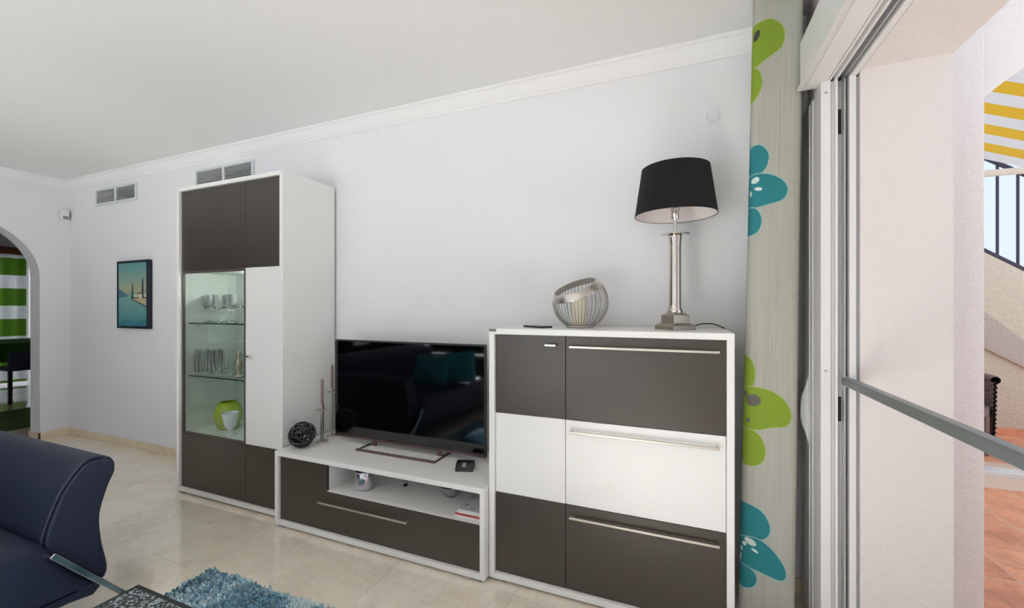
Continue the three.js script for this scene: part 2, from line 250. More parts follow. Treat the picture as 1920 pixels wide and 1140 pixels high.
// ------------------------------------------------------------------ wall units
function barHandle(parent, x0, x1, y, zf, label) {        // slim bar pull on two stand-offs
  return part(parent, 'handle', merge([box(x0, x1, y - 0.005, y + 0.005, zf + 0.018, zf + 0.026, 0.002), box(x0 + 0.004, x0 + 0.014, y - 0.004, y + 0.004, zf - 0.002, zf + 0.02, 0.001), box(x1 - 0.014, x1 - 0.004, y - 0.004, y + 0.004, zf - 0.002, zf + 0.02, 0.001)]), M.steel, label);
}
function feet(parent, x0, x1, z0, z1) { for (const x of [x0 + 0.02, x1 - 0.07]) for (const z of [z0 + 0.03, z1 - 0.06]) part(parent, 'foot', box(x, x + 0.05, 0, 0.014, z, z + 0.055, 0.001), M.grey); }
const T = 0.026, REC = 0.016, G = 0.0012;                 // board thickness, how far the fronts sit back, half the gap between fronts
{ // tall display cabinet
  const x0 = -3.168, x1 = -2.166, y0 = 0.012, y1 = 2.062, zf = 0.413, zb = 0.016, zd = zf - REC;
  const o = thing('display_cabinet', 'tall white and dark grey display cabinet with lit glass door', 'cabinet', [(x0 + x1) / 2, 0, zb]);
  part(o, 'side_panel', box(x0, x0 + T, y0, y1, zb, zf), M.white); part(o, 'side_panel', box(x1 - T, x1, y0, y1, zb, zf), M.white);
  part(o, 'top_panel', box(x0 + T, x1 - T, y1 - T, y1, zb, zf), M.white); part(o, 'bottom_panel', box(x0 + T, x1 - T, y0, y0 + T, zb, zf), M.white);
  part(o, 'back_panel', box(x0 + T, x1 - T, y0 + T, y1 - T, zb, zb + 0.008, 0), M.cabInside);
  const xm = -2.507, xi0 = x0 + T, xi1 = x1 - T, ya = 0.401, yb = 1.494, yl = y0 + T, yt = y1 - T;
  part(o, 'divider', box(xm + 0.005, xm + 0.02, yl, yt, zb + 0.008, zd - 0.02, 0), M.cabInside);
  part(o, 'compartment_floor', box(xi0, xm + 0.005, ya - 0.018, ya, zb + 0.008, zd - 0.02, 0), M.cabInside);
  part(o, 'compartment_ceiling', box(xi0, xm + 0.005, yb, yb + 0.018, zb + 0.008, zd - 0.02, 0), M.cabInside);
  part(o, 'inner_lining', box(xi0, xi0 + 0.004, ya, yb, zb + 0.008, zd - 0.02, 0), M.cabInside);
  const front = (a, b, c, d, m, name = 'door') => part(o, name, box(a + G, b - G, c + G, d - G, zd - 0.018, zd, 0.0012), m);
  front(xi0, xm, yb, yt, M.taupe); front(xm, xi1, 1.5, yt, M.taupe);
  front(xi0, xm, yl, ya, M.taupe); front(xm, xi1, yl, ya, M.taupe);
  const wd = front(xm, xi1, ya, 1.5, M.white, 'white_door'); wd.userData.label = 'white middle door front';
  const gd = part(o, 'glass_door', merge([box(xi0 + G, xi0 + 0.014, ya + G, yb - G, zd - 0.018, zd, 0.001), box(xm - 0.014, xm - G, ya + G, yb - G, zd - 0.018, zd, 0.001), box(xi0 + 0.014, xm - 0.014, yb - 0.013, yb - G, zd - 0.018, zd, 0.001), box(xi0 + 0.014, xm - 0.014, ya + G, ya + 0.010, zd - 0.018, zd, 0.001)]), M.taupeEdge, 'glass door in a thin dark frame');
  part(gd, 'pane', box(xi0 + 0.014, xm - 0.014, ya + 0.010, yb - 0.013, zd - 0.010, zd - 0.006, 0), M.pane);
  for (const y of [1.147, 0.787]) {
    const sh = part(o, 'glass_shelf', box(xi0 + 0.006, xm + 0.003, y - 0.008, y, zb + 0.012, zd - 0.044, 0), M.shelfGlass);
    part(sh, 'shelf_edge', box(xi0 + 0.006, xm + 0.003, y - 0.008, y, zd - 0.044, zd - 0.0425, 0), M.shelfEdge, 'dark green front edge of the glass');
    for (const x of [xi0 + 0.02, xm - 0.02]) for (const z of [0.07, 0.31]) part(sh, 'shelf_peg', cyl(0.006, 0.006, 0.012, x, y - 0.02, z, 10), M.steel);
  }
  barHandle(wd, -2.487, -2.443, 0.95, zd, 'short chrome pull');
  feet(o, x0, x1, zb, zf);
  const lampFitting = part(o, 'cabinet_lamp', box(-2.70, -2.62, yb - 0.016, yb - 0.001, 0.15, 0.23, 0.003), M.chrome, 'small chrome cabinet lamp');
  part(lampFitting, 'lens', box(-2.69, -2.63, yb - 0.0185, yb - 0.0155, 0.16, 0.22, 0.001), mat({ color: rgb(255, 255, 255), emissive: new THREE.Color(0.85, 1, 0.9), emissiveIntensity: 3, roughness: 0.5 }));
  const pl = new THREE.PointLight(new THREE.Color(0.93, 1.0, 0.94), 0.2, 0, 2); pl.position.set(-2.66, yb - 0.035, 0.19); pl.castShadow = true; scene.add(pl);
}
{ // low television bench
  const x0 = -2.153, x1 = -0.818, y0 = 0.012, y1 = 0.43, zf = 0.474, zb = 0.016, zd = zf - REC;
  const o = thing('tv_bench', 'low white television bench with a dark grey drop front', 'tv bench', [(x0 + x1) / 2, 0, zb]);
  part(o, 'side_panel', box(x0, x0 + T, y0, y1 - T, zb, zf), M.white); part(o, 'side_panel', box(x1 - T, x1, y0, y1 - T, zb, zf), M.white);
  part(o, 'top_panel', box(x0, x1, y1 - T, y1, zb, zf), M.white); part(o, 'bottom_panel', box(x0 + T, x1 - T, y0, y0 + T, zb, zf), M.white);
  part(o, 'back_panel', box(x0 + T, x1 - T, y0 + T, y1 - T, zb, zb + 0.008, 0), M.white);
  part(o, 'divider', box(-1.797, -1.779, 0.245, y1 - T, zb + 0.008, zd - 0.0195, 0), M.white);
  part(o, 'open_shelf', box(-1.797, x1 - T, 0.235, 0.255, zb + 0.008, zd - 0.0195, 0.001), M.white);
  const a = x0 + T + G, b = x1 - T - G, lo = y0 + T + G, hi = y1 - T - G;
  const fr = part(o, 'drop_front', extrudeZ(poly([[a, lo], [b, lo], [b, 0.252], [-1.777, 0.252], [-1.777, hi], [a, hi]]), zd - 0.018, zd, 0.0012), M.taupe, 'dark grey L-shaped front');
  part(o, 'front_edge', box(-1.776, b, 0.2525, 0.2555, zd - 0.018, zd - 0.001, 0.001), M.white);
  barHandle(fr, -1.818, -1.237, 0.196, zd, 'long brushed steel pull');
  feet(o, x0, x1, zb, zf);
}
{ // sideboard
  const x0 = -0.815, x1 = 0.187, y0 = 0.012, y1 = 1.155, zf = 0.434, zb = 0.016, zd = zf - REC, xm = -0.458;
  const o = thing('sideboard', 'white framed sideboard with dark grey and white fronts', 'sideboard', [(x0 + x1) / 2, 0, zb]);
  part(o, 'side_panel', box(x0, x0 + T, y0, y1 - T, zb, zf), M.white); part(o, 'side_panel', box(x1 - T, x1, y0, y1 - T, zb, zf), M.white);
  part(o, 'top_panel', box(x0, x1, y1 - T, y1, zb, zf), M.white); part(o, 'bottom_panel', box(x0 + T, x1 - T, y0, y0 + T, zb, zf), M.white);
  part(o, 'back_panel', box(x0 + T, x1 - T, y0 + T, y1 - T, zb, zb + 0.008, 0), M.white);
  part(o, 'divider', box(xm - 0.009, xm + 0.009, y0 + T, y1 - T, zb + 0.008, zd - 0.03, 0), M.taupeEdge);
  const rows = [[y0 + T, 0.403, M.taupe], [0.403, 0.768, M.white], [0.768, y1 - T, M.taupe]], xa = x0 + T, xb = x1 - T;
  let top;
  for (const [a, b, m] of rows) {
    top = part(o, 'door_panel', box(xa + G, xm - G, a + G * 0.6, b - G * 0.6, zd - 0.018, zd, 0.0012), m);
    const d = part(o, 'drawer_front', box(xm + G, xb - G, a + G, b - G, zd - 0.018, zd, 0.0012), m);
    barHandle(d, -0.437, 0.137, b - 0.046, zd, 'long brushed steel pull');
  }
  barHandle(top, -0.546, -0.495, 1.087, zd, 'short brushed steel pull');
  part(o, 'maker_tag', box(x0 + 0.001, x0 + 0.036, y1 - 0.014, y1 - 0.001, zf - 0.0005, zf + 0.0012, 0.0005), mat({ color: rgb(116, 114, 112), metalness: 0.7, roughness: 0.4 }), 'small grey corner tag');
  feet(o, x0, x1, zb, zf);
}

// ------------------------------------------------------------------ television and what stands beside it
{
  const zt = 0.2, x0 = -1.978, x1 = -0.945, y0 = 0.463, y1 = 1.055;
  const o = thing('television', 'large black flat television standing on the low bench', 'television', [(x0 + x1) / 2, 0.43, zt]);
  part(o, 'housing', merge([box(x0, x1, y0, y1, zt - 0.018, zt, 0.004), box(x0 + 0.12, x1 - 0.12, y0 + 0.02, y1 - 0.14, zt - 0.055, zt - 0.016, 0.008)]), M.bezel);
  part(o, 'screen', box(x0 + 0.010, x1 - 0.010, y0 + 0.022, y1 - 0.010, zt - 0.004, zt + 0.0006, 0), M.screen, 'black glossy screen');
  const strip = part(o, 'lower_strip', box(x0, x1, y0 - 0.002, y0 + 0.010, zt - 0.017, zt + 0.002, 0.002), M.roseMetal, 'brownish metal strip under the screen');
  part(strip, 'emblem', box(-1.492, -1.458, y0 + 0.002, y0 + 0.007, zt + 0.0018, zt + 0.0026, 0), M.chrome);
  const st = [[-1.725, 0.434, 0.295], [-1.195, 0.434, 0.295]];
  part(o, 'stand', merge([box(-1.725, -1.195, 0.43, 0.442, 0.288, 0.300, 0.002), box(-1.725, -1.716, 0.43, 0.438, 0.12, 0.295, 0.002), box(-1.204, -1.195, 0.43, 0.438, 0.12, 0.295, 0.002), box(-1.725, -1.195, 0.43, 0.438, 0.115, 0.123, 0.002), box(-1.700, -1.672, 0.43, 0.47, 0.180, 0.190, 0.002), box(-1.248, -1.220, 0.43, 0.47, 0.180, 0.190, 0.002), box(-1.725, -1.672, 0.43, 0.438, 0.178, 0.192, 0.001), box(-1.248, -1.195, 0.43, 0.438, 0.178, 0.192, 0.001)]), M.roseMetal, 'open wire-loop metal stand');
}
{ // black wicker ball
  const c = V(-2.064, 0.43 + 0.074, 0.365), R = 0.072, gs = [];
  for (let k = 0; k < 24; k++) {
    const q = new THREE.Quaternion().setFromEuler(new THREE.Euler(rnd() * 6.28, rnd() * 6.28, rnd() * 6.28)), off = (rnd() - 0.5) * 1.1, pts = [], ph = rnd() * 6;
    const rr = R * (0.84 + 0.16 * rnd());
    for (let i = 0; i < 18; i++) { const a = i / 18 * 2 * Math.PI, l = off + 0.16 * Math.sin(3 * a + ph); const p = V(Math.cos(a) * Math.cos(l), Math.sin(l), Math.sin(a) * Math.cos(l)).multiplyScalar(rr).applyQuaternion(q).add(c); pts.push([p.x, p.y, p.z]); }
    gs.push(tube(pts, 0.0034 + 0.0016 * rnd(), 40, 7, true));
  }
  solo('wicker_ball', merge(gs), M.rattan, 'black woven wicker ball on the television bench', 'ornament', [c.x, 0.43, c.z]);
}
function candlestick(x, z, yPlate, yCandle, yTop, label) {
  const o = thing('candlestick', label, 'candlestick', [x, 0.43, z], 'candlesticks beside the television');
  part(o, 'foot', lathe([[0, 0], [0.036, 0], [0.037, 0.003], [0.034, 0.006], [0.010, 0.008], [0, 0.008]], x, 0.43, z), M.steel);
  part(o, 'stem', box(x - 0.0075, x + 0.0075, 0.436, yCandle, z - 0.0075, z + 0.0075, 0.002), M.steel);
  part(o, 'drip_plate', lathe([[0, 0], [0.034, 0.001], [0.036, 0.004], [0.034, 0.0045], [0, 0.003]], x, yPlate, z), M.steel);
  part(o, 'candle', lathe([[0, 0], [0.0085, 0], [0.0088, 0.01], [0.0088, yTop - yCandle - 0.01], [0.006, yTop - yCandle - 0.003], [0, yTop - yCandle]], x, yCandle, z, 20), M.candle, 'taupe taper candle');
}
candlestick(-2.035, 0.245, 0.622, 0.658, 0.812, 'shorter steel candlestick with taupe candle, left of the television');
candlestick(-2.062, 0.14, 0.71, 0.738, 0.888, 'taller steel candlestick partly behind the television edge');
{ // small black clock on the bench
  const o = thing('alarm_clock', 'small black alarm clock on the right end of the bench', 'clock', [-1.012, 0.43, 0.3]); o.rotation.y = 0.3;
  const loc = (g) => g.translate(-1.012, 0.43, 0.3);
  part(o, 'case', loc(extrudeX(blob([[-0.036, 0], [0.036, 0], [0.033, 0.012], [0.008, 0.034], [-0.03, 0.036], [-0.038, 0.02]]), -0.045, 0.045, 0.004)), M.blackPlastic);
  part(o, 'face', loc(box(-0.012, 0.008, -0.001, 0.002, -0.012, 0.012, 0.0008).rotateX(0.72).translate(0, 0.027, 0.0175)), M.grey, 'pale grey patch');
}
{ // jar, bowl, magazines and plug in the open shelf
  const o = thing('glass_jar', 'silvery glass jar at the left of the open bench shelf', 'jar', [-1.61, 0.255, 0.355]);
  part(o, 'body', lathe([[0, 0.004], [0.036, 0.002], [0.046, 0.010], [0.051, 0.04], [0.051, 0.075], [0.046, 0.098], [0.044, 0.098], [0.048, 0.074], [0.048, 0.04], [0.043, 0.013], [0, 0.008]], -1.61, 0.255, 0.355), mat({ color: rgb(216, 213, 222), roughness: 0.16, metalness: 0.95 }));
  part(o, 'rim', lathe([[0.044, 0.096], [0.048, 0.096], [0.048, 0.102], [0.044, 0.102], [0.044, 0.096]], -1.61, 0.255, 0.355), M.chrome);
  const b = thing('bowl', 'small mottled grey bowl at the back of the open shelf', 'bowl', [-1.125, 0.255, 0.25]);
  part(b, 'body', lathe([[0, 0.003], [0.026, 0.001], [0.030, 0.008], [0.050, 0.030], [0.060, 0.058], [0.057, 0.060], [0.046, 0.032], [0.026, 0.012], [0, 0.010]], -1.125, 0.255, 0.25), mat({ map: rep(dataTex(128, (u, v) => { const a = 0.35 + 0.5 * fbm(u, v, 16, 3, 7); return [a, a, a * 1.03]; }, true), 0.25), roughness: 0.3 }));
  for (let k = 0; k < 3; k++) { const gx = -1.125 + [-0.02, 0.02, 0.0][k], gz = 0.25 + [0.005, 0.012, -0.02][k]; solo('decor_ball', new THREE.SphereGeometry(0.018, 20, 14).translate(gx, 0.255 + 0.048, gz), [M.pewter, M.rattan, M.wax][k], ['pewter coloured ball in the grey bowl', 'black ball in the grey bowl', 'cream ball in the grey bowl'][k], 'ornament', [gx, 0.285, gz], 'balls in the bowl'); }
  const cover = canvas(256, 256, (c) => { c.fillStyle = '#d9dbe2'; c.fillRect(0, 0, 256, 256); c.fillStyle = '#8d93a5'; for (const [x, y, w, h] of [[20, 30, 60, 8], [20, 50, 90, 6], [150, 90, 40, 30], [40, 150, 26, 22], [110, 190, 36, 12]]) c.fillRect(x, y, w, h); c.fillStyle = '#f4f4f2'; c.fillRect(0, 226, 256, 30); c.fillStyle = '#b53a38'; c.fillRect(0, 236, 256, 14); });
  const look = [[M.white, 0.0], [mat({ color: rgb(196, 60, 54), roughness: 0.5 }), 0.008], [M.white, 0.014], [mat({ map: cover, roughness: 0.35 }), 0.022]];
  const names = ['white magazine at the bottom of the small stack', 'red magazine second from the bottom of the stack', 'white magazine under the top one in the stack', 'pale grey printed magazine on top of the stack'];
  look.forEach(([m, y], k) => {
    const g = box(-1.0 + 0.003 * k, -0.849, 0.2556 + y, 0.2554 + y + [0.008, 0.006, 0.008, 0.006][k], 0.235 + 0.004 * (k & 1), 0.435 - 0.006 * k, 0.0015);
    const p = g.attributes.position, uv = g.attributes.uv; for (let i = 0; i < p.count; i++) uv.setXY(i, (p.getX(i) + 1.0) / 0.154, (0.435 - p.getZ(i)) / 0.2);
    solo('magazine', g, m, names[k], 'magazine', [-0.92, 0.255 + y, 0.34], 'magazines in the bench');
  });
  const pc = thing('power_cable', 'thin dark cable with a small plug hanging in the open shelf', 'cable', [-1.42, 0.255, 0.2]);
  part(pc, 'lead', tube([[-1.40, 0.40, 0.1], [-1.41, 0.33, 0.2], [-1.42, 0.262, 0.24]], 0.002, 24, 6), M.blackPlastic); part(pc, 'plug', box(-1.430, -1.410, 0.255, 0.266, 0.232, 0.252, 0.002), M.blackPlastic);
}

// ------------------------------------------------------------------ on the sideboard
{
  const x = -0.02, z = 0.215, y = 1.155, o = thing('table_lamp', 'nickel column table lamp with black drum shade on the sideboard', 'lamp', [x, y, z]);
  const turn = (g) => g.rotateY(0.72).translate(x, y, z);
  const frustum = (a, b, h, y0) => { const g = new THREE.CylinderGeometry(b * Math.SQRT1_2, a * Math.SQRT1_2, h, 4, 1); g.rotateY(Math.PI / 4); g.translate(0, y0 + h / 2, 0); return g.toNonIndexed(); };
  const flat = (g) => { g.deleteAttribute('normal'); g.computeVertexNormals(); return g; };
  part(o, 'base', turn(merge([box(-0.06, 0.06, 0, 0.018, -0.06, 0.06, 0.002), flat(frustum(0.116, 0.086, 0.010, 0.018)), box(-0.041, 0.041, 0.026, 0.064, -0.041, 0.041, 0.002), flat(frustum(0.076, 0.056, 0.008, 0.064))])), M.pewter);
  part(o, 'column', lathe([[0.030, 0.070], [0.033, 0.076], [0.033, 0.084], [0.027, 0.092], [0.0255, 0.11], [0.0255, 0.36], [0.027, 0.39], [0.029, 0.395], [0.029, 0.412], [0.024, 0.414], [0, 0.414]], x, y, z), M.nickel);
  part(o, 'capital', turn(box(-0.041, 0.041, 0.414, 0.421, -0.041, 0.041, 0.0015)), M.nickel);
  part(o, 'neck', lathe([[0.007, 0.42], [0.007, 0.48], [0.016, 0.484], [0.016, 0.52], [0.019, 0.522], [0.019, 0.53], [0.0, 0.53]], x, y, z, 24), M.nickel);
  const bulb = part(o, 'bulb', lathe([[0.012, 0.53], [0.014, 0.545], [0.027, 0.575], [0.028, 0.59], [0.02, 0.61], [0, 0.618]], x, y, z, 24), mat({ color: rgb(245, 244, 240), roughness: 0.25 }));
  const sh = part(o, 'shade', lathe([[0.168, 0.498], [0.1695, 0.499], [0.140, 0.700], [0.138, 0.701]], x, y, z, 64), M.shadeBlack, 'black fabric drum shade');
  part(sh, 'lining', lathe([[0.167, 0.4985], [0.1375, 0.7005]], x, y, z, 64), M.shadeIn, 'white inside of the shade');
  const ring = (r, yy) => { const g = new THREE.TorusGeometry(r, 0.0016, 8, 64); g.rotateX(Math.PI / 2); g.translate(x, y + yy, z); return g; };
  part(sh, 'rim', merge([ring(0.1685, 0.498), ring(0.139, 0.701)]), M.shadeBlack);
  part(sh, 'spider', merge([0, 1, 2].map((k) => { const a = k * 2.094 + 0.4; return tube([[x + 0.018 * Math.cos(a), y + 0.528, z + 0.018 * Math.sin(a)], [x + 0.164 * Math.cos(a), y + 0.526, z + 0.164 * Math.sin(a)]], 0.0013, 2, 6); })), M.steel);
  part(o, 'power_cord', tube([[x + 0.06, y + 0.008, z - 0.03], [x + 0.10, y + 0.022, z - 0.05], [x + 0.15, y + 0.024, z - 0.08], [x + 0.185, y + 0.012, z - 0.1], [x + 0.204, y + 0.0035, z - 0.11]], 0.0025, 40, 8), M.blackPlastic);
}
{ // wire globe lantern: ribs, slanting band and a candle inside
  const c = V(-0.443, 1.155 + 0.122, 0.2), R = 0.131, o = thing('wire_lantern', 'silver wire globe lantern with a slanting open top', 'lantern', [c.x, 1.155, c.z]);
  const nrm = V(-0.25, 0.90, 0.36).normalize(), u0 = V(1, 0, 0).cross(nrm).normalize(), v0 = nrm.clone().cross(u0).normalize();
  const dTop = 0.082, dBot = 0.048, gs = [];
  const onBand = (a, d) => { const r = Math.sqrt(R * R - d * d); return c.clone().addScaledVector(nrm, d).addScaledVector(u0, r * Math.cos(a)).addScaledVector(v0, r * Math.sin(a)); };
  { // band: a strip of the sphere between two slanting planes, with thickness
    const n = 72, m = 6, pos = [], idx = [];
    for (let s = 0; s < 2; s++) for (let i = 0; i <= n; i++) for (let j = 0; j <= m; j++) { const p = onBand(i / n * 2 * Math.PI, lerp(dBot, dTop, j / m)); p.sub(c).multiplyScalar(s ? 0.985 : 1).add(c); pos.push(p.x, p.y, p.z); }
    const at = (s, i, j) => s * (n + 1) * (m + 1) + i * (m + 1) + j;
    for (let i = 0; i < n; i++) for (let j = 0; j < m; j++) for (let s = 0; s < 2; s++) { const q = [at(s, i, j), at(s, i + 1, j), at(s, i + 1, j + 1), at(s, i, j + 1)]; if (s) q.reverse(); idx.push(q[0], q[1], q[2], q[0], q[2], q[3]); }
    for (let i = 0; i < n; i++) for (const j of [0, m]) { const q = [at(0, i, j), at(1, i, j), at(1, i + 1, j), at(0, i + 1, j)]; if (j) q.reverse(); idx.push(q[0], q[1], q[2], q[0], q[2], q[3]); }
    const g = new THREE.BufferGeometry(); g.setAttribute('position', new THREE.Float32BufferAttribute(pos, 3)); g.setIndex(idx); g.computeVertexNormals();
    part(o, 'band', g, M.steel, 'wide polished band round the opening');
  }
  const yb = -0.114, rb = Math.sqrt(R * R - yb * yb);
  for (let k = 0; k < 44; k++) {
    const a = k / 44 * 2 * Math.PI, p1 = onBand(a, dBot + 0.004).sub(c), az = Math.atan2(p1.z, p1.x), e1 = Math.asin(clamp(p1.y / R, -1, 1)), e0 = Math.asin(yb / R), pts = [];
    for (let i = 0; i <= 10; i++) { const e = lerp(e0, e1, i / 10); pts.push([c.x + R * Math.cos(e) * Math.cos(az), c.y + R * Math.sin(e), c.z + R * Math.cos(e) * Math.sin(az)]); }
    part(o, 'rib', tube(pts, 0.0017, 20, 6), M.wire);
  }
  part(o, 'base', lathe([[0, 0], [rb, 0], [rb + 0.004, 0.006], [rb, 0.011], [0, 0.011]], c.x, 1.155, c.z), M.steel);
  solo('pillar_candle', lathe([[0, 0], [0.034, 0], [0.035, 0.004], [0.035, 0.13], [0.032, 0.137], [0.02, 0.133], [0, 0.131]], c.x - 0.01, 1.167, c.z - 0.01), M.wax, 'cream pillar candle inside the wire lantern', 'candle', [c.x - 0.01, 1.167, c.z - 0.01]);
}
{ // phone lying on the sideboard
  const o = thing('mobile_phone', 'black mobile phone lying on the sideboard beside the lantern', 'phone', [-0.635, 1.155, 0.27]); o.rotation.y = 0.95;
  const l = (g) => g.translate(-0.635, 1.155, 0.27);
  part(o, 'body', l(box(-0.036, 0.036, 0, 0.009, -0.072, 0.072, 0.004)), M.blackPlastic);
  part(o, 'screen', l(box(-0.033, 0.033, 0.0088, 0.0094, -0.069, 0.069, 0)), M.screen);
}

{ // dark bookcase on the left wall, added off frame to darken the cabinet doors
  const x0 = XL + 0.002, x1 = XL + 0.36, z0 = 1.5, z1 = 3.9, o = thing('added_bookcase', 'tall dark shelving added left of the frame to darken reflections', 'added_bookcase', [XL + 0.18, 0, 2.7]);
  part(o, 'back_panel', box(x0, x0 + 0.01, 0, 2.25, z0, z1, 0), M.darkWood);
  for (let k = 0; k < 5; k++) { const z = lerp(z0, z1 - 0.03, k / 4); part(o, 'upright', box(x0 + 0.01, x1, 0, 2.25, z, z + 0.03, 0.002), M.darkWood); }
  for (let k = 0; k < 7; k++) { const y = lerp(0.06, 2.22, k / 6); part(o, 'shelf', box(x0 + 0.01, x1 - 0.01, y, y + 0.025, z0 + 0.03, z1 - 0.03, 0.002), M.darkWood); }
}

// ------------------------------------------------------------------ inside the cabinet
{
  const gobletG = (s) => lathe([[0, 0.001], [0.032, 0.001], [0.033, 0.003], [0.006, 0.008], [0.0035, 0.02], [0.0035, 0.075], [0.008, 0.088], [0.026, 0.105], [0.035, 0.13], [0.036, 0.155], [0.032, 0.19], [0.0312, 0.19], [0.0352, 0.155], [0.034, 0.13], [0.025, 0.107], [0, 0.092]].map(([r, y]) => [r * s, y * s]), 0, 0, 0, 28);
  const tumblerG = lathe([[0, 0.0], [0.026, 0.0], [0.028, 0.004], [0.032, 0.175], [0.0305, 0.175], [0.0265, 0.02], [0, 0.018]], 0, 0, 0, 28);
  const spots = [[-3.095, 0.25], [-3.05, 0.16], [-3.015, 0.28], [-2.965, 0.20], [-2.93, 0.29], [-2.885, 0.12], [-2.85, 0.24], [-2.79, 0.30], [-2.77, 0.17], [-2.70, 0.25]];
  const ord = ['first', 'second', 'third', 'fourth', 'fifth', 'sixth', 'seventh', 'eighth', 'ninth', 'tenth', 'eleventh', 'twelfth'];
  const byX = [...spots].sort((a, b) => a[0] - b[0]);
  byX.forEach(([x, z], k) => { const o = shadowed(new THREE.Mesh(gobletG(1), M.glass)); o.name = numbered('wine_glass'); o.position.set(x, 1.148, z); o.userData = { label: `clear wine glass, ${ord[k]} from the left on the upper glass shelf`, category: 'glass', group: 'wine glasses on the upper shelf' }; scene.add(o); });
  const ts = [[-3.095, 0.31], [-3.03, 0.325], [-2.962, 0.31], [-2.895, 0.325], [-2.83, 0.30], [-3.065, 0.22], [-2.99, 0.215]].sort((a, b) => a[0] - b[0]);
  ts.forEach(([x, z], k) => { const o = shadowed(new THREE.Mesh(tumblerG, M.glass)); o.name = numbered('tumbler'); o.position.set(x, 0.788, z); o.userData = { label: `tall clear tumbler, ${ord[k]} from the left on the lower glass shelf`, category: 'glass', group: 'tumblers on the lower shelf' }; scene.add(o); });
  solo('metal_figurine', lathe([[0, 0], [0.035, 0], [0.03, 0.008], [0.008, 0.02], [0.012, 0.05], [0.026, 0.08], [0.02, 0.11], [0.008, 0.13], [0.016, 0.15], [0.012, 0.17], [0, 0.178]], -2.725, 0.788, 0.29, 24), M.pewter, 'dark pewter figurine at the right end of the lower glass shelf', 'ornament', [-2.725, 0.788, 0.29]);
  const vase = thing('green_vase', 'bulbous lime green vase at the bottom of the glass cabinet', 'vase', [-2.95, 0.401, 0.21]);
  part(vase, 'body', lathe([[0, 0.002], [0.05, 0.002], [0.062, 0.01], [0.083, 0.07], [0.085, 0.12], [0.066, 0.17], [0.05, 0.188], [0.046, 0.186], [0.06, 0.166], [0.079, 0.12], [0.05, 0.02], [0, 0.012]], -2.95, 0.401, 0.21, 48), M.greenGlaze);
  const cup = thing('white_goblet', 'white footed goblet standing in front of the green vase', 'goblet', [-2.785, 0.401, 0.305]);
  part(cup, 'foot', lathe([[0, 0], [0.036, 0], [0.036, 0.004], [0.01, 0.016], [0.01, 0.03], [0, 0.03]], -2.785, 0.401, 0.305, 36), M.porcelain);
  part(cup, 'bowl', lathe([[0, 0.03], [0.012, 0.03], [0.034, 0.06], [0.042, 0.10], [0.050, 0.148], [0.047, 0.149], [0.038, 0.10], [0.028, 0.064], [0, 0.045]], -2.785, 0.401, 0.305, 36), M.porcelain);
}

// ------------------------------------------------------------------ on the walls
function vent(x0, x1, y0, y1, label) {
  const o = thing('air_vent', label, 'vent', [(x0 + x1) / 2, y0, 0], 'air vents under the ceiling'), xm = (x0 + x1) / 2;
  part(o, 'duct', merge([box(x0 - 0.01, x1 + 0.01, y0 - 0.01, y0 + 0.012, -0.7, -0.201, 0), box(x0 - 0.01, x1 + 0.01, y1 - 0.012, y1 + 0.01, -0.7, -0.201, 0), box(x0 - 0.01, x0 + 0.012, y0, y1, -0.7, -0.201, 0), box(x1 - 0.012, x1 + 0.01, y0, y1, -0.7, -0.201, 0), box(x0 - 0.01, x1 + 0.01, y0 - 0.01, y1 + 0.01, -0.72, -0.7, 0)]), M.vent);
  part(o, 'frame', merge([box(x0, x0 + 0.022, y0, y1, 0, 0.016, 0.002), box(x1 - 0.022, x1, y0, y1, 0, 0.016, 0.002), box(x0 + 0.022, x1 - 0.022, y0, y0 + 0.018, 0, 0.016, 0.002), box(x0 + 0.022, x1 - 0.022, y1 - 0.018, y1, 0, 0.016, 0.002), box(xm - 0.014, xm + 0.014, y0 + 0.018, y1 - 0.018, 0, 0.014, 0.002)]), M.vent);
  for (const [a, b] of [[x0 + 0.022, xm - 0.014], [xm + 0.014, x1 - 0.022]]) for (let k = 0; k < 9; k++) { const y = y0 + 0.018 + (k + 0.5) / 9 * (y1 - y0 - 0.036); const g = box(a, b, -0.0008, 0.0008, -0.006, 0.006, 0); g.rotateX(0.6); g.translate(0, y, 0.008); part(o, 'slat', g, M.vent); }
}
vent(...VENTS[0], 'white slatted air vent high on the wall above the painting');
vent(...VENTS[1], 'white slatted air vent partly hidden by the tall cabinet top');
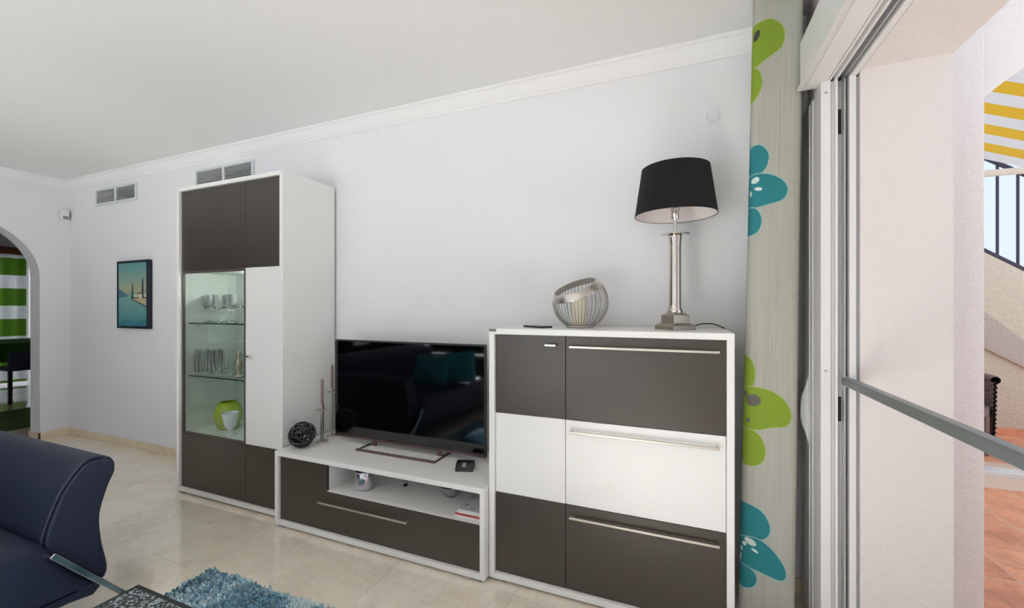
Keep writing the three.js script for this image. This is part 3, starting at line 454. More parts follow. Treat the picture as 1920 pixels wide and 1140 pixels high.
{ // framed painting of a lake shore
  const art = canvas(320, 400, (c, w, h) => {
    let g = c.createLinearGradient(0, 0, 0, h * 0.52); g.addColorStop(0, '#5f9f9f'); g.addColorStop(0.5, '#8fb0a2'); g.addColorStop(0.85, '#b9b695'); g.addColorStop(1, '#86a79f'); c.fillStyle = g; c.fillRect(0, 0, w, h);
    g = c.createLinearGradient(0, h * 0.5, 0, h); g.addColorStop(0, '#7fb0a8'); g.addColorStop(0.6, '#66a2a0'); g.addColorStop(1, '#2f7f90'); c.fillStyle = g; c.fillRect(0, h * 0.52, w, h * 0.48);
    let s = 77; const r = () => { s = (s * 1664525 + 1013904223) >>> 0; return s / 4294967296; };
    for (let i = 0; i < 900; i++) { c.globalAlpha = 0.10; c.fillStyle = ['#d2c9a0', '#4d9a9d', '#a5c4b4', '#3b8590'][(r() * 4) | 0]; c.fillRect(r() * w, r() * h, 10 + 26 * r(), 2 + 5 * r()); }
    c.globalAlpha = 0.75; c.fillStyle = '#2e6f8c'; c.beginPath(); c.moveTo(0, h * 0.40); c.quadraticCurveTo(w * 0.2, h * 0.46, w * 0.34, h * 0.53); c.lineTo(0, h * 0.55); c.fill();
    c.globalAlpha = 1; c.fillStyle = '#2f4f47'; c.beginPath(); c.ellipse(w * 0.5, h * 0.46, 9, 56, 0, 0, 7); c.fill(); c.beginPath(); c.ellipse(w * 0.85, h * 0.42, 11, 70, 0, 0, 7); c.fill(); c.fillRect(w * 0.46, h * 0.535, w * 0.54, 14);
    c.fillStyle = '#e8dcc0'; c.fillRect(w * 0.70, h * 0.49, 42, 28); c.fillStyle = '#d9e4dc'; c.fillRect(w * 0.56, h * 0.505, 34, 16); c.fillStyle = '#f0ece0'; c.fillRect(w * 0.92, h * 0.49, 20, 22); c.fillStyle = '#7a4a3a'; c.fillRect(w * 0.69, h * 0.475, 46, 8);
    c.fillStyle = '#c9b793'; c.beginPath(); c.moveTo(w * 0.46, h * 0.565); c.lineTo(w, h * 0.56); c.lineTo(w, h * 0.68); c.fill(); c.strokeStyle = '#33504a'; c.lineWidth = 7; c.beginPath(); c.moveTo(w * 0.44, h * 0.565); c.lineTo(w, h * 0.70); c.stroke();
    c.fillStyle = '#1f6f86'; c.globalAlpha = 0.6; for (let i = 0; i < 26; i++) c.fillRect(r() * w, h * (0.9 + 0.1 * r()), 30 + 40 * r(), 4);
    c.globalAlpha = 1;
  });
  const x0 = -4.722, x1 = -4.252, y0 = 1.067, y1 = 1.668, o = thing('painting', 'blue-green lakeside painting in a deep navy frame', 'painting', [(x0 + x1) / 2, y0, 0]);
  part(o, 'frame', merge([box(x0, x0 + 0.016, y0, y1, 0.001, 0.036, 0.002), box(x1 - 0.022, x1, y0, y1, 0.001, 0.036, 0.002), box(x0 + 0.016, x1 - 0.022, y0, y0 + 0.02, 0.001, 0.036, 0.002), box(x0 + 0.016, x1 - 0.022, y1 - 0.02, y1, 0.001, 0.036, 0.002)]), M.frameNavy);
  const cg = box(x0 + 0.015, x1 - 0.021, y0 + 0.019, y1 - 0.019, 0.002, 0.030, 0), p = cg.attributes.position, uv = cg.attributes.uv;
  for (let i = 0; i < p.count; i++) uv.setXY(i, (p.getX(i) - x0 - 0.015) / (x1 - x0 - 0.036), (p.getY(i) - y0 - 0.019) / (y1 - y0 - 0.038));
  part(o, 'canvas', cg, mat({ map: art, roughness: 0.6 }));
}
{
  const o = thing('motion_sensor', 'small white motion sensor in the corner of the walls', 'sensor', [XL, 2.10, 0.05]);
  part(o, 'body', box(XL + 0.001, XL + 0.045, 2.11, 2.21, 0.012, 0.075, 0.014), M.white); part(o, 'lens', box(XL + 0.04, XL + 0.048, 2.118, 2.15, 0.022, 0.065, 0.004), M.grey);
  solo('cover_plate', cyl(0.03, 0.028, 0.004, 0, 0, 0, 40).rotateX(Math.PI / 2).translate(0.146, 2.153, 0), M.wall, 'flat round blank cover plate high on the white wall', 'cover plate', [0.146, 2.153, 0]);
}
console.log('furniture done');

// ------------------------------------------------------------------ sofa, cushions, rug, coffee table
{
  const xf = -2.2, o = thing('leather_sofa', 'dark navy leather sofa with a flared arm and chrome legs', 'sofa', [-2.7, 0, 2.1]);
  const armPts = [[1.212, 0.135], [1.199, 0.16], [1.219, 0.30], [1.224, 0.41], [1.196, 0.52], [1.172, 0.585], [1.184, 0.622], [1.215, 0.641], [1.254, 0.645], [1.283, 0.628], [1.339, 0.548], [1.375, 0.453], [1.394, 0.361], [1.374, 0.318], [1.317, 0.245], [1.25, 0.165]];
  const arm = part(o, 'arm', extrudeX(blob(armPts), -3.15, xf, 0.016), M.leather, 'flared arm with a padded front panel');
  const mir = armPts.map(([z, y]) => [4.25 - z, y]).reverse();
  part(o, 'arm', extrudeX(blob(mir), -3.15, xf, 0.016), M.leather);
  part(arm, 'piping', tube(armPts.slice(7, 14).map(([z, y]) => [xf + 0.001, y - 0.002, z + 0.001]), 0.0045, 48, 8), M.leatherSeam, 'piped seam of the front panel');
  part(arm, 'front_panel', extrudeX(blob(armPts.map(([z, y]) => [1.285 + (z - 1.285) * 0.93, 0.40 + (y - 0.40) * 0.95])), xf - 0.01, xf + 0.012, 0.010), M.leather);
  part(o, 'seat', extrudeX(blob([[1.22, 0.125], [1.31, 0.225], [1.40, 0.375], [1.47, 0.41], [2.1, 0.42], [2.78, 0.41], [2.85, 0.375], [2.94, 0.225], [3.03, 0.125], [2.6, 0.112], [1.6, 0.112]]), -3.05, xf + 0.045, 0.05), M.leather);
  part(o, 'backrest', box(-3.3, -3.0, 0.16, 0.78, 1.34, 2.91, 0.08), M.leather);
  for (const [za, zb] of [[1.385, 1.125], [2.865, 3.125]]) {
    const len = Math.hypot(zb - za, 0.335), g = box(-0.018, 0.018, -len / 2, len / 2, -0.010, 0.010, 0.003); g.rotateX(Math.atan2(zb - za, -0.335) + Math.PI); g.translate(xf + 0.042, 0.168, (za + zb) / 2); part(o, 'leg', g, M.chrome, 'slanting flat chrome leg');
  }
  for (const z of [1.35, 2.9]) part(o, 'rear_foot', box(-3.22, -3.18, 0, 0.17, z - 0.02, z + 0.02, 0.004), M.chrome);
}
function cushion(x, y, z, w, h, ry, rx, rz, label) {
  const n = 24, pos = [], idx = [], uv = [];
  for (let s = 0; s < 2; s++) for (let i = 0; i <= n; i++) for (let j = 0; j <= n; j++) {
    const u = i / n * 2 - 1, v = j / n * 2 - 1, f = (1 - u * u) * (1 - v * v), pin = 1 - 0.07 * (1 - Math.abs(u) ** 1.5) * Math.abs(v) ** 2 - 0.0, pin2 = 1 - 0.07 * (1 - Math.abs(v) ** 1.5) * Math.abs(u) ** 2;
    pos.push(u * w / 2 * pin2, v * h / 2 * pin, (s ? -1 : 1) * 0.075 * Math.pow(Math.max(f, 0), 0.45)); uv.push(u * w / 2, v * h / 2);
  }
  const at = (s, i, j) => s * (n + 1) ** 2 + i * (n + 1) + j;
  for (let s = 0; s < 2; s++) for (let i = 0; i < n; i++) for (let j = 0; j < n; j++) { const q = [at(s, i, j), at(s, i + 1, j), at(s, i + 1, j + 1), at(s, i, j + 1)]; if (s) q.reverse(); idx.push(q[0], q[1], q[2], q[0], q[2], q[3]); }
  const g = new THREE.BufferGeometry(); g.setAttribute('position', new THREE.Float32BufferAttribute(pos, 3)); g.setAttribute('uv', new THREE.Float32BufferAttribute(uv, 2)); g.setIndex(idx); g.computeVertexNormals();
  const o = shadowed(new THREE.Mesh(g, M.teal)); o.name = numbered('cushion'); o.position.set(x, y, z); o.rotation.set(rx, ry, rz, 'YXZ'); o.userData = { label, category: 'cushion', group: 'teal cushions on the sofa' }; scene.add(o);
}
cushion(-2.49, 0.575, 2.05, 0.42, 0.34, 3.05, -0.3, 0.08, 'teal cushion on the sofa seat, larger one reflected in the screen');
cushion(-2.27, 0.585, 2.29, 0.36, 0.36, 2.8, -0.35, -0.1, 'teal cushion behind the larger one on the sofa seat');
{ // second dark sofa added behind the camera to keep screen reflections dark
  const o = thing('added_couch', 'dark cloth couch added behind the camera to darken the screen', 'sofa', [-3.6, 0, 3.65]);
  part(o, 'seat', box(-4.9, -2.3, 0.1, 0.42, 3.15, 4.0, 0.06), M.couchCloth); part(o, 'backrest', box(-4.9, -2.3, 0.2, 0.82, 3.8, 4.15, 0.08), M.couchCloth);
  part(o, 'arm', box(-5.1, -4.85, 0.1, 0.62, 3.15, 4.15, 0.06), M.couchCloth); part(o, 'arm', box(-2.35, -2.1, 0.1, 0.62, 3.15, 4.15, 0.06), M.couchCloth);
  for (const x of [-5.0, -2.2]) for (const z of [3.25, 4.05]) part(o, 'foot', box(x - 0.03, x + 0.03, 0, 0.12, z - 0.03, z + 0.03, 0.003), M.chrome);
}
{ // shaggy blue rug
  const x0 = -2.02, x1 = -0.80, z0 = 0.895, z1 = 2.4, R = 0.05;
  const s = new THREE.Shape(); s.moveTo(x0 + R, z0); s.lineTo(x1 - R, z0); s.quadraticCurveTo(x1, z0, x1, z0 + R); s.lineTo(x1, z1 - R); s.quadraticCurveTo(x1, z1, x1 - R, z1); s.lineTo(x0 + R, z1); s.quadraticCurveTo(x0, z1, x0, z1 - R); s.lineTo(x0, z0 + R); s.quadraticCurveTo(x0, z0, x0 + R, z0);
  const g = new THREE.ExtrudeGeometry(s, { depth: 0.008, bevelEnabled: false }); g.rotateX(Math.PI / 2); g.translate(0, 0.009, 0);
  const o = thing('shaggy_rug', 'shaggy mottled blue rug on the marble floor', 'rug', [-1.4, 0, 1.6]);
  part(o, 'backing', g, mat({ color: rgb(70, 100, 116), roughness: 1 }));
  const yarn = new THREE.TubeGeometry(new THREE.CatmullRomCurve3([V(0, 0, 0), V(0.001, 0.009, 0.001), V(0.005, 0.017, 0.002), V(0.012, 0.022, 0.003)]), 3, 0.0028, 5, false);
  const N = 58000, im = new THREE.InstancedMesh(yarn, mat({ color: 0xffffff, roughness: 0.95, sheen: 0.3, sheenRoughness: 0.6 }), N), m = new THREE.Matrix4(), q = new THREE.Quaternion(), e = new THREE.Euler(), col = new THREE.Color();
  const pal = [rgb(224, 240, 244), rgb(196, 222, 230), rgb(150, 196, 212), rgb(98, 152, 182), rgb(158, 180, 192), rgb(122, 184, 196)];
  for (let k = 0; k < N; k++) {
    const near = k < 40000, x = near ? lerp(x0, -0.9, rnd()) : lerp(x0, x1, rnd()), z = near ? lerp(z0, 1.5, rnd()) : lerp(1.5, z1, rnd());
    const a = 2.2 * fbm(((x + 4) * 0.35) % 1, (z * 0.35) % 1, 6, 2, 17) * 3 + rnd() * 2.2; e.set((rnd() - 0.5) * 0.7, a, (rnd() - 0.5) * 0.7); q.setFromEuler(e);
    const sc = 0.8 + 0.5 * rnd(); m.compose(V(x, 0.008, z), q, V(sc, sc * (0.8 + 0.5 * rnd()), sc)); im.setMatrixAt(k, m);
    const t = fbm(((x + 4) * 0.5) % 1, (z * 0.5) % 1, 14, 3, 29), i = clamp(Math.floor((t - 0.3) * 9 + rnd() * 3.2 - 0.9), 0, 5); col.copy(pal[i]).multiplyScalar(0.85 + 0.3 * rnd()); im.setColorAt(k, col);
  }
  im.position.set(1.4, 0, -1.6); im.name = 'pile'; im.userData.kind = 'stuff'; shadowed(im); o.add(im);
}
{ // coffee table
  const x0 = -1.507, x1 = -0.72, z0 = 1.43, z1 = 2.3, y = 0.42, o = thing('coffee_table', 'low coffee table with dark speckled mosaic top', 'coffee table', [(x0 + x1) / 2, 0, (z0 + z1) / 2]);
  part(o, 'rim', merge([box(x0, x1, y - 0.03, y, z0, z0 + 0.012, 0.002), box(x0, x1, y - 0.03, y, z1 - 0.012, z1, 0.002), box(x0, x0 + 0.012, y - 0.03, y, z0 + 0.012, z1 - 0.012, 0.002), box(x1 - 0.012, x1, y - 0.03, y, z0 + 0.012, z1 - 0.012, 0.002)]), mat({ color: rgb(26, 32, 36), roughness: 0.4 }));
  part(o, 'top', box(x0 + 0.012, x1 - 0.012, y - 0.028, y - 0.001, z0 + 0.012, z1 - 0.012, 0), mat({ map: rep(tMosaic, 0.3), roughness: 0.25 }), 'speckled grey-green mosaic top');
  for (const x of [x0 + 0.03, x1 - 0.09]) for (const z of [z0 + 0.03, z1 - 0.09]) part(o, 'leg', box(x, x + 0.06, 0.02, y - 0.03, z, z + 0.06, 0.003), M.darkWood);
}

// ------------------------------------------------------------------ curtain beside the door
{
  const CW = 0.72, CHH = 2.494;                             // cloth width along its folds, height
  const art = canvas(640, 2048, (c, w, h) => {
    c.fillStyle = '#b5b5aa'; c.fillRect(0, 0, w, h);
    let s = 9; const r = () => { s = (s * 1664525 + 1013904223) >>> 0; return s / 4294967296; };
    for (let i = 0; i < 2600; i++) { c.globalAlpha = 0.16 * r(); c.fillStyle = ['#7d7c6c', '#cbcabf', '#959486', '#68675a', '#d4d3ca'][(r() * 5) | 0]; c.fillRect(r() * w, r() * h, 1 + 2 * r(), 30 + 240 * r()); }
    c.globalAlpha = 1;
    const X = (sx) => sx / CW * w, Y = (y) => (CHH - y) / CHH * h;   // metres -> pixels
    const petal = (pts, fill, edge) => { c.beginPath(); const P = pts.map(([a, b]) => [X(a), Y(b)]), n = P.length; c.moveTo((P[n - 1][0] + P[0][0]) / 2, (P[n - 1][1] + P[0][1]) / 2); for (let i = 0; i < n; i++) { const q = P[(i + 1) % n]; c.quadraticCurveTo(P[i][0], P[i][1], (P[i][0] + q[0]) / 2, (P[i][1] + q[1]) / 2); } c.fillStyle = fill; c.fill(); if (edge) { c.strokeStyle = edge; c.lineWidth = 3; c.stroke(); } };
    const dot = (a, b, rx, ry, f, rot = 0) => { c.fillStyle = f; c.beginPath(); c.ellipse(X(a), Y(b), rx / CW * w, ry / CHH * h, rot, 0, 7); c.fill(); };
    const E0 = 0.215, gr = '#88a332', grE = '#a9b87c', te = '#2b838a', teE = '#9dbdba', dk = '#45453f';   // E0: where the front fold starts
    const at = (u, v) => [E0 + (u - (1421 - (v / 1140) * 32)) * 0.00184, 1.25 + (577 - v) * 0.002056];
    const P = (list) => list.map(([u, v]) => at(u, v));
    const D = (u, v, a, b, f, rot) => { const q = at(u, v); dot(q[0], q[1], a, b, f, rot); };
    // lime flower at the top
    petal(P([[1395, 30], [1425, 28], [1460, 20], [1486, 45], [1484, 80], [1462, 92], [1440, 104], [1424, 116], [1395, 110]]), gr, grE);
    petal(P([[1395, 112], [1420, 108], [1438, 120], [1442, 150], [1425, 178], [1395, 185]]), gr, grE);
    D(1429, 50, 0.012, 0.022, dk, 0.4); D(1405, 100, 0.012, 0.03, dk);
    // teal flower
    petal(P([[1380, 180], [1408, 178], [1414, 260], [1410, 330], [1380, 330]]), '#1f7f86', teE);
    petal(P([[1400, 275], [1420, 262], [1440, 262], [1456, 285], [1445, 315], [1425, 322], [1400, 320]]), te, teE);
    petal(P([[1395, 330], [1425, 316], [1465, 322], [1490, 345], [1484, 372], [1455, 378], [1425, 385], [1395, 385]]), te, teE);
    petal(P([[1390, 386], [1425, 380], [1440, 405], [1432, 432], [1410, 440], [1390, 432]]), te, teE);
    D(1425, 331, 0.016, 0.012, '#cfe3df', -0.4); D(1431, 348, 0.014, 0.007, '#e6efe9', 0.1); D(1415, 356, 0.006, 0.012, '#cfe3df');
    for (const [v, len] of [[360, 26], [405, 20], [460, 40], [500, 24]]) { petal(P([[1372, v - len], [1398, v - len], [1399, v + len], [1372, v + len]]), gr, null); D(1392, v + 4, 0.008, 0.02, dk); }
    // lime flower at mid height
    petal(P([[1385, 670], [1408, 668], [1424, 690], [1422, 725], [1410, 738], [1385, 735]]), gr, grE);
    petal(P([[1385, 735], [1420, 728], [1465, 738], [1490, 770], [1484, 802], [1450, 806], [1425, 815], [1385, 812]]), gr, grE);
    petal(P([[1385, 812], [1424, 812], [1444, 845], [1436, 880], [1405, 886], [1385, 876]]), gr, grE);
    D(1419, 756, 0.026, 0.024, '#6f6b62'); D(1402, 745, 0.012, 0.014, '#6f6b62'); D(1409, 796, 0.007, 0.009, '#6f6b62');
    petal(P([[1365, 825], [1385, 822], [1390, 880], [1386, 940], [1365, 940]]), '#176a72', null);
    // teal flower at the bottom
    petal(P([[1375, 962], [1398, 955], [1435, 966], [1452, 1000], [1440, 1026], [1400, 1030], [1375, 1026]]), te, teE);
    petal(P([[1375, 1030], [1420, 1018], [1455, 1040], [1478, 1075], [1470, 1098], [1440, 1092], [1410, 1082], [1375, 1085]]), te, teE);
    petal(P([[1370, 1080], [1405, 1078], [1426, 1095], [1420, 1120], [1395, 1126], [1370, 1112]]), te, teE);
    D(1412, 1032, 0.022, 0.012, '#d9dfd8', 0.5); D(1401, 1038, 0.008, 0.008, '#e6efe9'); D(1394, 1050, 0.006, 0.01, '#e6efe9'); D(1420, 1048, 0.014, 0.005, '#e6efe9', 0.5); D(1389, 1070, 0.007, 0.024, '#d9dfd8', 0.3);
  });
  const o = thing('curtain', 'beige curtain printed with lime and teal flowers beside the terrace door', 'curtain', [0.33, 0, 0.2]);
  // plan of the folds (x, z): behind, left fold, wide front face, right fold, behind
  const plan = [[0.325, 0.06], [0.290, 0.10], [0.268, 0.16], [0.256, 0.24], [0.252, 0.295], [0.262, 0.312], [0.30, 0.316], [0.34, 0.313], [0.38, 0.317], [0.412, 0.314], [0.424, 0.304], [0.428, 0.28], [0.430, 0.20], [0.436, 0.12], [0.445, 0.07]];
  const cv = new THREE.CatmullRomCurve3(plan.map(([x, z]) => V(x * 1.022, 0, z * 0.86)), false, 'centripetal'), n = 120, m = 60, L = cv.getLength(), ps = cv.getSpacedPoints(n);
  let kf = 0; ps.forEach((p, i) => { if (!kf && p.z > 0.2545) kf = i; }); const s0 = kf / n * L;
  const pos = [], uv = [], idx = [];
  for (let s = 0; s < 2; s++) for (let i = 0; i <= n; i++) for (let j = 0; j <= m; j++) {
    const y = 0.02 + (CHH - 0.02) * j / m, low = 1 - y / CHH, f = ps[i].z / 0.27;
    const x = 0.34 + (ps[i].x - 0.34) * (0.93 + 0.13 * low) - 0.030 * low + 0.012 * (1 - low), z = ps[i].z + 0.004 * Math.sin(3 * y + i * 0.08) * f;
    pos.push(x, y, z - s * 0.002); uv.push((0.215 + i / n * L - s0) / CW, y / CHH);
  }
  const at = (s, i, j) => s * (n + 1) * (m + 1) + i * (m + 1) + j;
  for (let s = 0; s < 2; s++) for (let i = 0; i < n; i++) for (let j = 0; j < m; j++) { const q = [at(s, i, j), at(s, i + 1, j), at(s, i + 1, j + 1), at(s, i, j + 1)]; if (s) q.reverse(); idx.push(q[0], q[1], q[2], q[0], q[2], q[3]); }
  const g = new THREE.BufferGeometry(); g.setAttribute('position', new THREE.Float32BufferAttribute(pos, 3)); g.setAttribute('uv', new THREE.Float32BufferAttribute(uv, 2)); g.setIndex(idx); g.computeVertexNormals();
  part(o, 'cloth', g, mat({ map: art, roughness: 0.9, side: THREE.DoubleSide }));
  part(o, 'heading_tape', box(0.28, 0.42, 2.44, 2.49, 0.19, 0.22, 0.004), M.white);
}
{
  const o = thing('curtain_rail', 'white curtain rail fixed under the ceiling by the window wall', 'curtain rail', [0.36, 2.47, 0.1]);
  part(o, 'rail', box(0.335, 0.375, 2.475, CH, 0.29, 3.4, 0.003), M.aluWhite);
}

// ------------------------------------------------------------------ terrace outside the door
{
  const fl = struct('terrace_floor');
  part(fl, 'tile_bed', box(XO, 4.2, -0.3, -0.002, -3.45, 3.3, 0), M.grout);
  for (const [a, b, c, d] of [[XO, 4.2, -12, -3.45], [XO, 4.2, 3.3, 14], [4.2, 14, -12, 14], [-14, XO, ZB + 0.26, 14], [-14, -10.41, -12, ZB + 0.26]]) part(fl, 'paving', box(a, b, -0.3, -0.012, c, d, 0), M.paving);
  const S = 0.325, tg = box(-S / 2 + 0.004, S / 2 - 0.004, -0.012, 0, -S / 2 + 0.004, S / 2 - 0.004, 0.002);
  for (let i = -2; i < 7; i++) for (let j = -8; j < 10; j++) { const x = 1.764 + (i + 0.5) * S, z = -1.107 + (j + 0.5) * S; if (x - S / 2 < XO || Math.abs(z + 2.09) < 0.24) continue; const o = shadowed(new THREE.Mesh(tg, M.clay[(hash(i + 9, j + 20, 3) * 3) | 0])); o.name = 'tile'; o.position.set(x, 0, z); fl.add(o); }
  part(fl, 'white_step', box(1.13, 3.1, -0.012, 0.03, -2.17, -2.04, 0.006), M.whiteGloss);
  wallMesh('terrace_pier', box(XO - 0.02, 1.087, -0.012, 2.66, -0.33, 0.0, 0.006), M.stucco);
  const cx = 2.15, cy = 1.02, R = 1.48, pts = [[1.087, -0.01]]; pts.push([1.087, cy + Math.sqrt(R * R - (cx - 1.087) ** 2)]);
  for (let k = 1; k < 24; k++) { const x = lerp(1.087, 3.2, k / 24); pts.push([x, cy + Math.sqrt(Math.max(0, R * R - (cx - x) ** 2))]); }
  pts.push([3.2, cy + Math.sqrt(R * R - (cx - 3.2) ** 2)], [3.2, -0.01], [3.6, -0.01], [3.6, 2.66], [1.0, 2.66], [1.0, -0.01]);
  wallMesh('terrace_arch', extrudeZ(poly(pts), -0.33, -0.1), M.stucco);
  wallMesh('unseen_terrace_roof', box(XO, 3.3, 2.66, 2.8, 1.5, 3.3, 0), M.stucco);  // unseen roof, cut short so the sky lights the pier
  wallMesh('added_end_wall', box(XO, 3.3, -0.012, 2.66, 3.3, 3.5, 0), M.stucco);  // unseen wall added to keep the sun out of the porch
  wallMesh('added_outer_wall', extrudeX(poly([[-0.33, -0.012], [3.3, -0.012], [3.3, 0.2], [0.1, 0.2], [0.1, 2.0], [0.35, 2.35], [1.4, 2.5], [2.45, 2.35], [2.7, 2.0], [2.7, 0.22], [3.3, 0.22], [3.3, 2.66], [-0.33, 2.66]]), 3.1, 3.3), M.stucco);  // unseen wall added to limit the sky light on the door jamb
}
{ // striped awning beyond the arch
  const o = thing('awning', 'yellow and white striped awning beyond the terrace arch', 'awning', [XO, 3.0, -1.4]);
  const S = 0.1295, z0 = -2.276; let k = 0;
  for (let z = z0; z < -0.45; z += S, k++) { const l = Math.hypot(2.4, 2.4 * 0.42), g = box(0, l, -0.0015, 0.0015, z, z + S, 0); g.rotateZ(-Math.atan(0.42)); g.translate(XO + 0.02, 3.0, 0); part(o, 'stripe', g, k & 1 ? M.yellow : M.canvasWhite); }
  part(o, 'front_bar', box(XO + 2.40, XO + 2.44, 1.96, 2.0, z0, -0.45, 0.01), M.aluWhite);
}
{ // stair wall with iron railing, and the house wall it leans on
  const zf = -3.44, Y = (x) => 1.80 - 0.705 * (x - 2.819);
  wallMesh('stair_wall', extrudeZ(poly([[0.9, -0.01], [4.6, -0.01], [4.6, Math.max(0.3, Y(4.6))], [0.9, Y(0.9)]]), zf - 0.25, zf), M.cream);
  wallMesh('stair_wall_band', extrudeZ(poly([[0.9, 1.19 + 0.96 * 1.919], [3.75, 1.19 - 0.96 * 0.931], [3.75, 0.835 - 0.613 * 0.931], [0.9, 0.835 + 0.613 * 1.919]]), zf, zf + 0.035), M.bandStucco);  // darker diagonal band standing proud of the stair wall
  wallMesh('baseboard_terrace', box(0.9, 4.6, 0, 0.07, zf, zf + 0.012, 0.002), M.clay[0]);
  const o = thing('stair_railing', 'dark iron stair railing seen beyond the terrace arch', 'railing', [2.9, 1.6, zf - 0.1]);
  const a = Math.atan(0.705), L = 3.4 / Math.cos(a);
  const rail = (dy) => { const g = box(-L / 2, L / 2, -0.016, 0.016, -0.016, 0.016, 0.003); g.rotateZ(-a); g.translate(2.819, Y(2.819) + dy, zf - 0.06); return g; };
  part(o, 'lower_rail', rail(0.045), M.iron); part(o, 'top_rail', rail(0.98), M.iron);
  for (let k = -11; k < 11; k++) { const x = 2.939 + k * 0.148; part(o, 'baluster', box(x - 0.009, x + 0.009, Y(x) + 0.02, Y(x) + 0.98, zf - 0.069, zf - 0.051, 0.002), M.iron); }
  const c = thing('cream_rail', 'pale horizontal rail crossing in front of the stair railing', 'rail', [2.9, 2.55, zf + 0.1]);
  part(c, 'bar', box(0.95, 4.5, 2.52, 2.58, zf + 0.12, zf + 0.18, 0.02), M.cream); part(c, 'post', box(4.44, 4.5, 0.0, 2.52, zf + 0.12, zf + 0.18, 0.006), M.cream); part(c, 'post', box(0.95, 1.01, 0.0, 2.52, zf + 0.12, zf + 0.18, 0.006), M.cream);
}
{ // wicker armchair half hidden by the pier
  const cx = 2.19, cz = -2.8, o = thing('wicker_armchair', 'dark brown wicker armchair half hidden by the terrace pier', 'armchair', [cx, 0, cz]);
  const gs = [], R = 0.32;
  const outer = (t) => { const a = Math.PI * (1.0 + t) + 0; return [cx + R * Math.cos(a), cz + R * Math.sin(a) * 0.95]; };
  for (let k = 0; k < 30; k++) { const y = 0.06 + k * 0.019; const pts = []; for (let i = 0; i <= 24; i++) { const t = i / 24, w = ((i + k) & 1 ? 1 : -1) * 0.004, a = Math.PI * (1.5 + (t - 0.5) * 1.35), r = R + w + 0.02 * y; pts.push([cx + r * Math.cos(a), y, cz + r * Math.sin(a)]); } gs.push(tube(pts, 0.011, 48, 6)); }
  part(o, 'woven_shell', merge(gs), M.wicker);
  const roll = []; for (let i = 0; i <= 24; i++) { const a = Math.PI * (1.5 + (i / 24 - 0.5) * 1.35); roll.push([cx + (R + 0.015) * Math.cos(a), 0.635, cz + (R + 0.015) * Math.sin(a)]); }
  part(o, 'rolled_edge', tube(roll, 0.03, 60, 10), M.wicker);
  part(o, 'seat', cyl(0.30, 0.30, 0.08, cx, 0.32, cz, 36), M.wicker);
  for (const [dx, dz] of [[-0.22, -0.2], [0.22, -0.2], [-0.2, 0.22], [0.2, 0.22]]) part(o, 'leg', cyl(0.018, 0.022, 0.33, cx + dx, 0, cz + dz, 12), M.wicker);
}

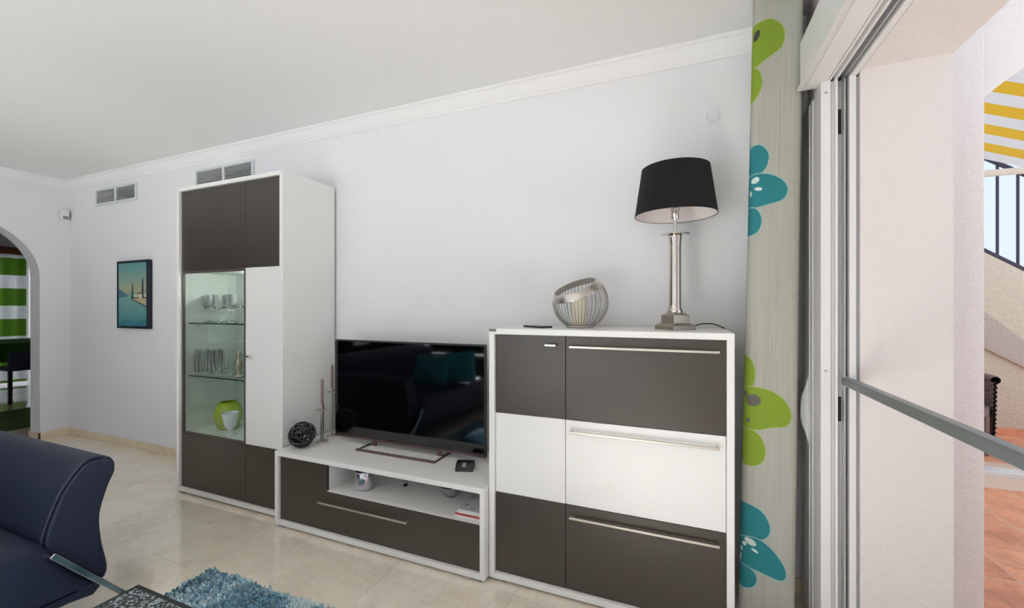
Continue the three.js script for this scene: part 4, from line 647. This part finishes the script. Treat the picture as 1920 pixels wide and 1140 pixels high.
// ------------------------------------------------------------------ the room through the archway
{
  const X = -10.2;
  wallMesh('wall_hall', merge([box(-10.4, X, 0, CH, -2.2, -1.3, 0), box(-10.4, X, 2.12, CH, -1.3, 0.9, 0), box(-10.4, X, 0, CH, 0.9, 2.2, 0), box(-10.4, XL - 0.185, 0, CH, -2.2, -2.0, 0), box(-10.4, XL - 0.185, 0, CH, 2.0, 2.2, 0), box(XL - 0.185, XL - 0.0, 0, CH, -2.2, -0.2, 0)]), M.wall);
  wallMesh('sun_block_wall', box(-12.6, -12.3, -0.01, 6.5, -6, 6, 0), M.stucco);  // unseen wall added to block the sun from the far window
  const w = struct('window_3', [X, 0, -0.2]);
  part(w, 'wooden_head', box(X - 0.02, X + 0.09, 2.10, 2.24, -1.4, 1.0, 0.004), M.oak); part(w, 'wooden_jamb', box(X - 0.02, X + 0.06, 0, 2.1, 0.86, 0.95, 0.004), M.oak); part(w, 'wooden_jamb', box(X - 0.02, X + 0.06, 0, 2.1, -1.38, -1.29, 0.004), M.oak);
  part(w, 'wooden_jamb', box(X - 0.02, X + 0.05, 0, 2.1, 0.16, 0.24, 0.004), M.oak);
  const art = canvas(512, 1024, (c, cw, ch) => { c.fillStyle = '#dfe8ec'; c.fillRect(0, 0, cw, ch); for (let r = 0; r < 5; r++) for (let k = 0; k < 4; k++) { c.fillStyle = (k & 1) ? '#4f7a22' : '#5b8a2e'; c.fillRect(k * 128 + (k & 1 ? 0 : 14), 30 + r * 244, k & 1 ? 112 : 114, 138); } });
  const n = 80, pos = [], uv = [], idx = [];
  for (let i = 0; i <= n; i++) for (let j = 0; j <= 1; j++) { const t = i / n, z = lerp(-1.2, -0.12, t); pos.push(X + 0.14 + 0.028 * Math.sin(t * 40), j ? 2.12 : 0.04, z); uv.push(1 - t, j); }
  for (let i = 0; i < n; i++) idx.push(2 * i, 2 * i + 1, 2 * i + 3, 2 * i, 2 * i + 3, 2 * i + 2);
  const g = new THREE.BufferGeometry(); g.setAttribute('position', new THREE.Float32BufferAttribute(pos, 3)); g.setAttribute('uv', new THREE.Float32BufferAttribute(uv, 2)); g.setIndex(idx); g.computeVertexNormals();
  const cu = thing('checked_curtain', 'white curtain with green squares in the room beyond the arch', 'curtain', [X + 0.14, 0, -0.66]);
  part(cu, 'cloth', g, mat({ map: art, roughness: 0.95, transmission: 0.5, thickness: 0, side: THREE.DoubleSide }));
  const t = thing('dining_table', 'table under a green cloth in the room beyond the arch', 'table', [-9.1, 0, -0.45]);
  part(t, 'tabletop', box(-9.7, -8.6, 0.71, 0.75, -1.4, -0.02, 0.004), M.darkWood);
  for (const x of [-9.6, -8.7]) for (const z of [-1.3, -0.1]) part(t, 'leg', box(x - 0.03, x + 0.03, 0, 0.71, z - 0.03, z + 0.03, 0.003), M.darkWood);
  const cg = []; cg.push(box(-9.73, -8.57, 0.752, 0.760, -1.43, 0.01, 0.003), box(-8.582, -8.57, 0.50, 0.757, -1.43, 0.01, 0.003), box(-9.73, -8.57, 0.50, 0.757, -0.002, 0.01, 0.003));
  solo('green_tablecloth', merge(cg), M.greenCloth, 'dark green cloth draped over the dining table', 'tablecloth', [-9.15, 0.752, -0.7]);
  solo('serving_dish', lathe([[0, 0.002], [0.06, 0], [0.07, 0.01], [0.15, 0.03], [0.152, 0.034], [0.07, 0.016], [0, 0.012]], -9.0, 0.762, -0.36), M.porcelain, 'pale dish standing on the green tablecloth', 'dish', [-9.0, 0.762, -0.36]);
  for (const [x, z, k, where] of [[-8.25, -0.55, 0, 'right of the arch opening'], [-8.45, -0.02, 1, 'left in the arch opening']]) {
    const c = thing('dining_chair', `dark dining chair by the green-covered table, ${where}`, 'chair', [x, 0, z], 'dining chairs beyond the arch');
    part(c, 'seat', box(x - 0.21, x + 0.21, 0.42, 0.47, z - 0.21, z + 0.21, 0.015), M.leather); part(c, 'backrest', box(x + 0.17, x + 0.21, 0.47, k ? 0.62 : 0.66, z - 0.2, z + 0.2, 0.012), M.leather);
    for (const a of [-0.18, 0.18]) for (const b of [-0.18, 0.18]) part(c, 'leg', box(x + a - 0.018, x + a + 0.018, 0, 0.42, z + b - 0.018, z + b + 0.018, 0.003), M.darkWood);
  }
  solo('green_rug', box(-7.45, -6.3, 0, 0.02, -0.9, 0.55, 0.008), M.greenRug, 'plain olive green rug on the floor beyond the arch', 'rug', [-6.9, 0, -0.2]);
}
scene.traverse((o) => { if (o.isMesh) o.castShadow = o.receiveShadow = true; });
renderer.render(scene, camera);
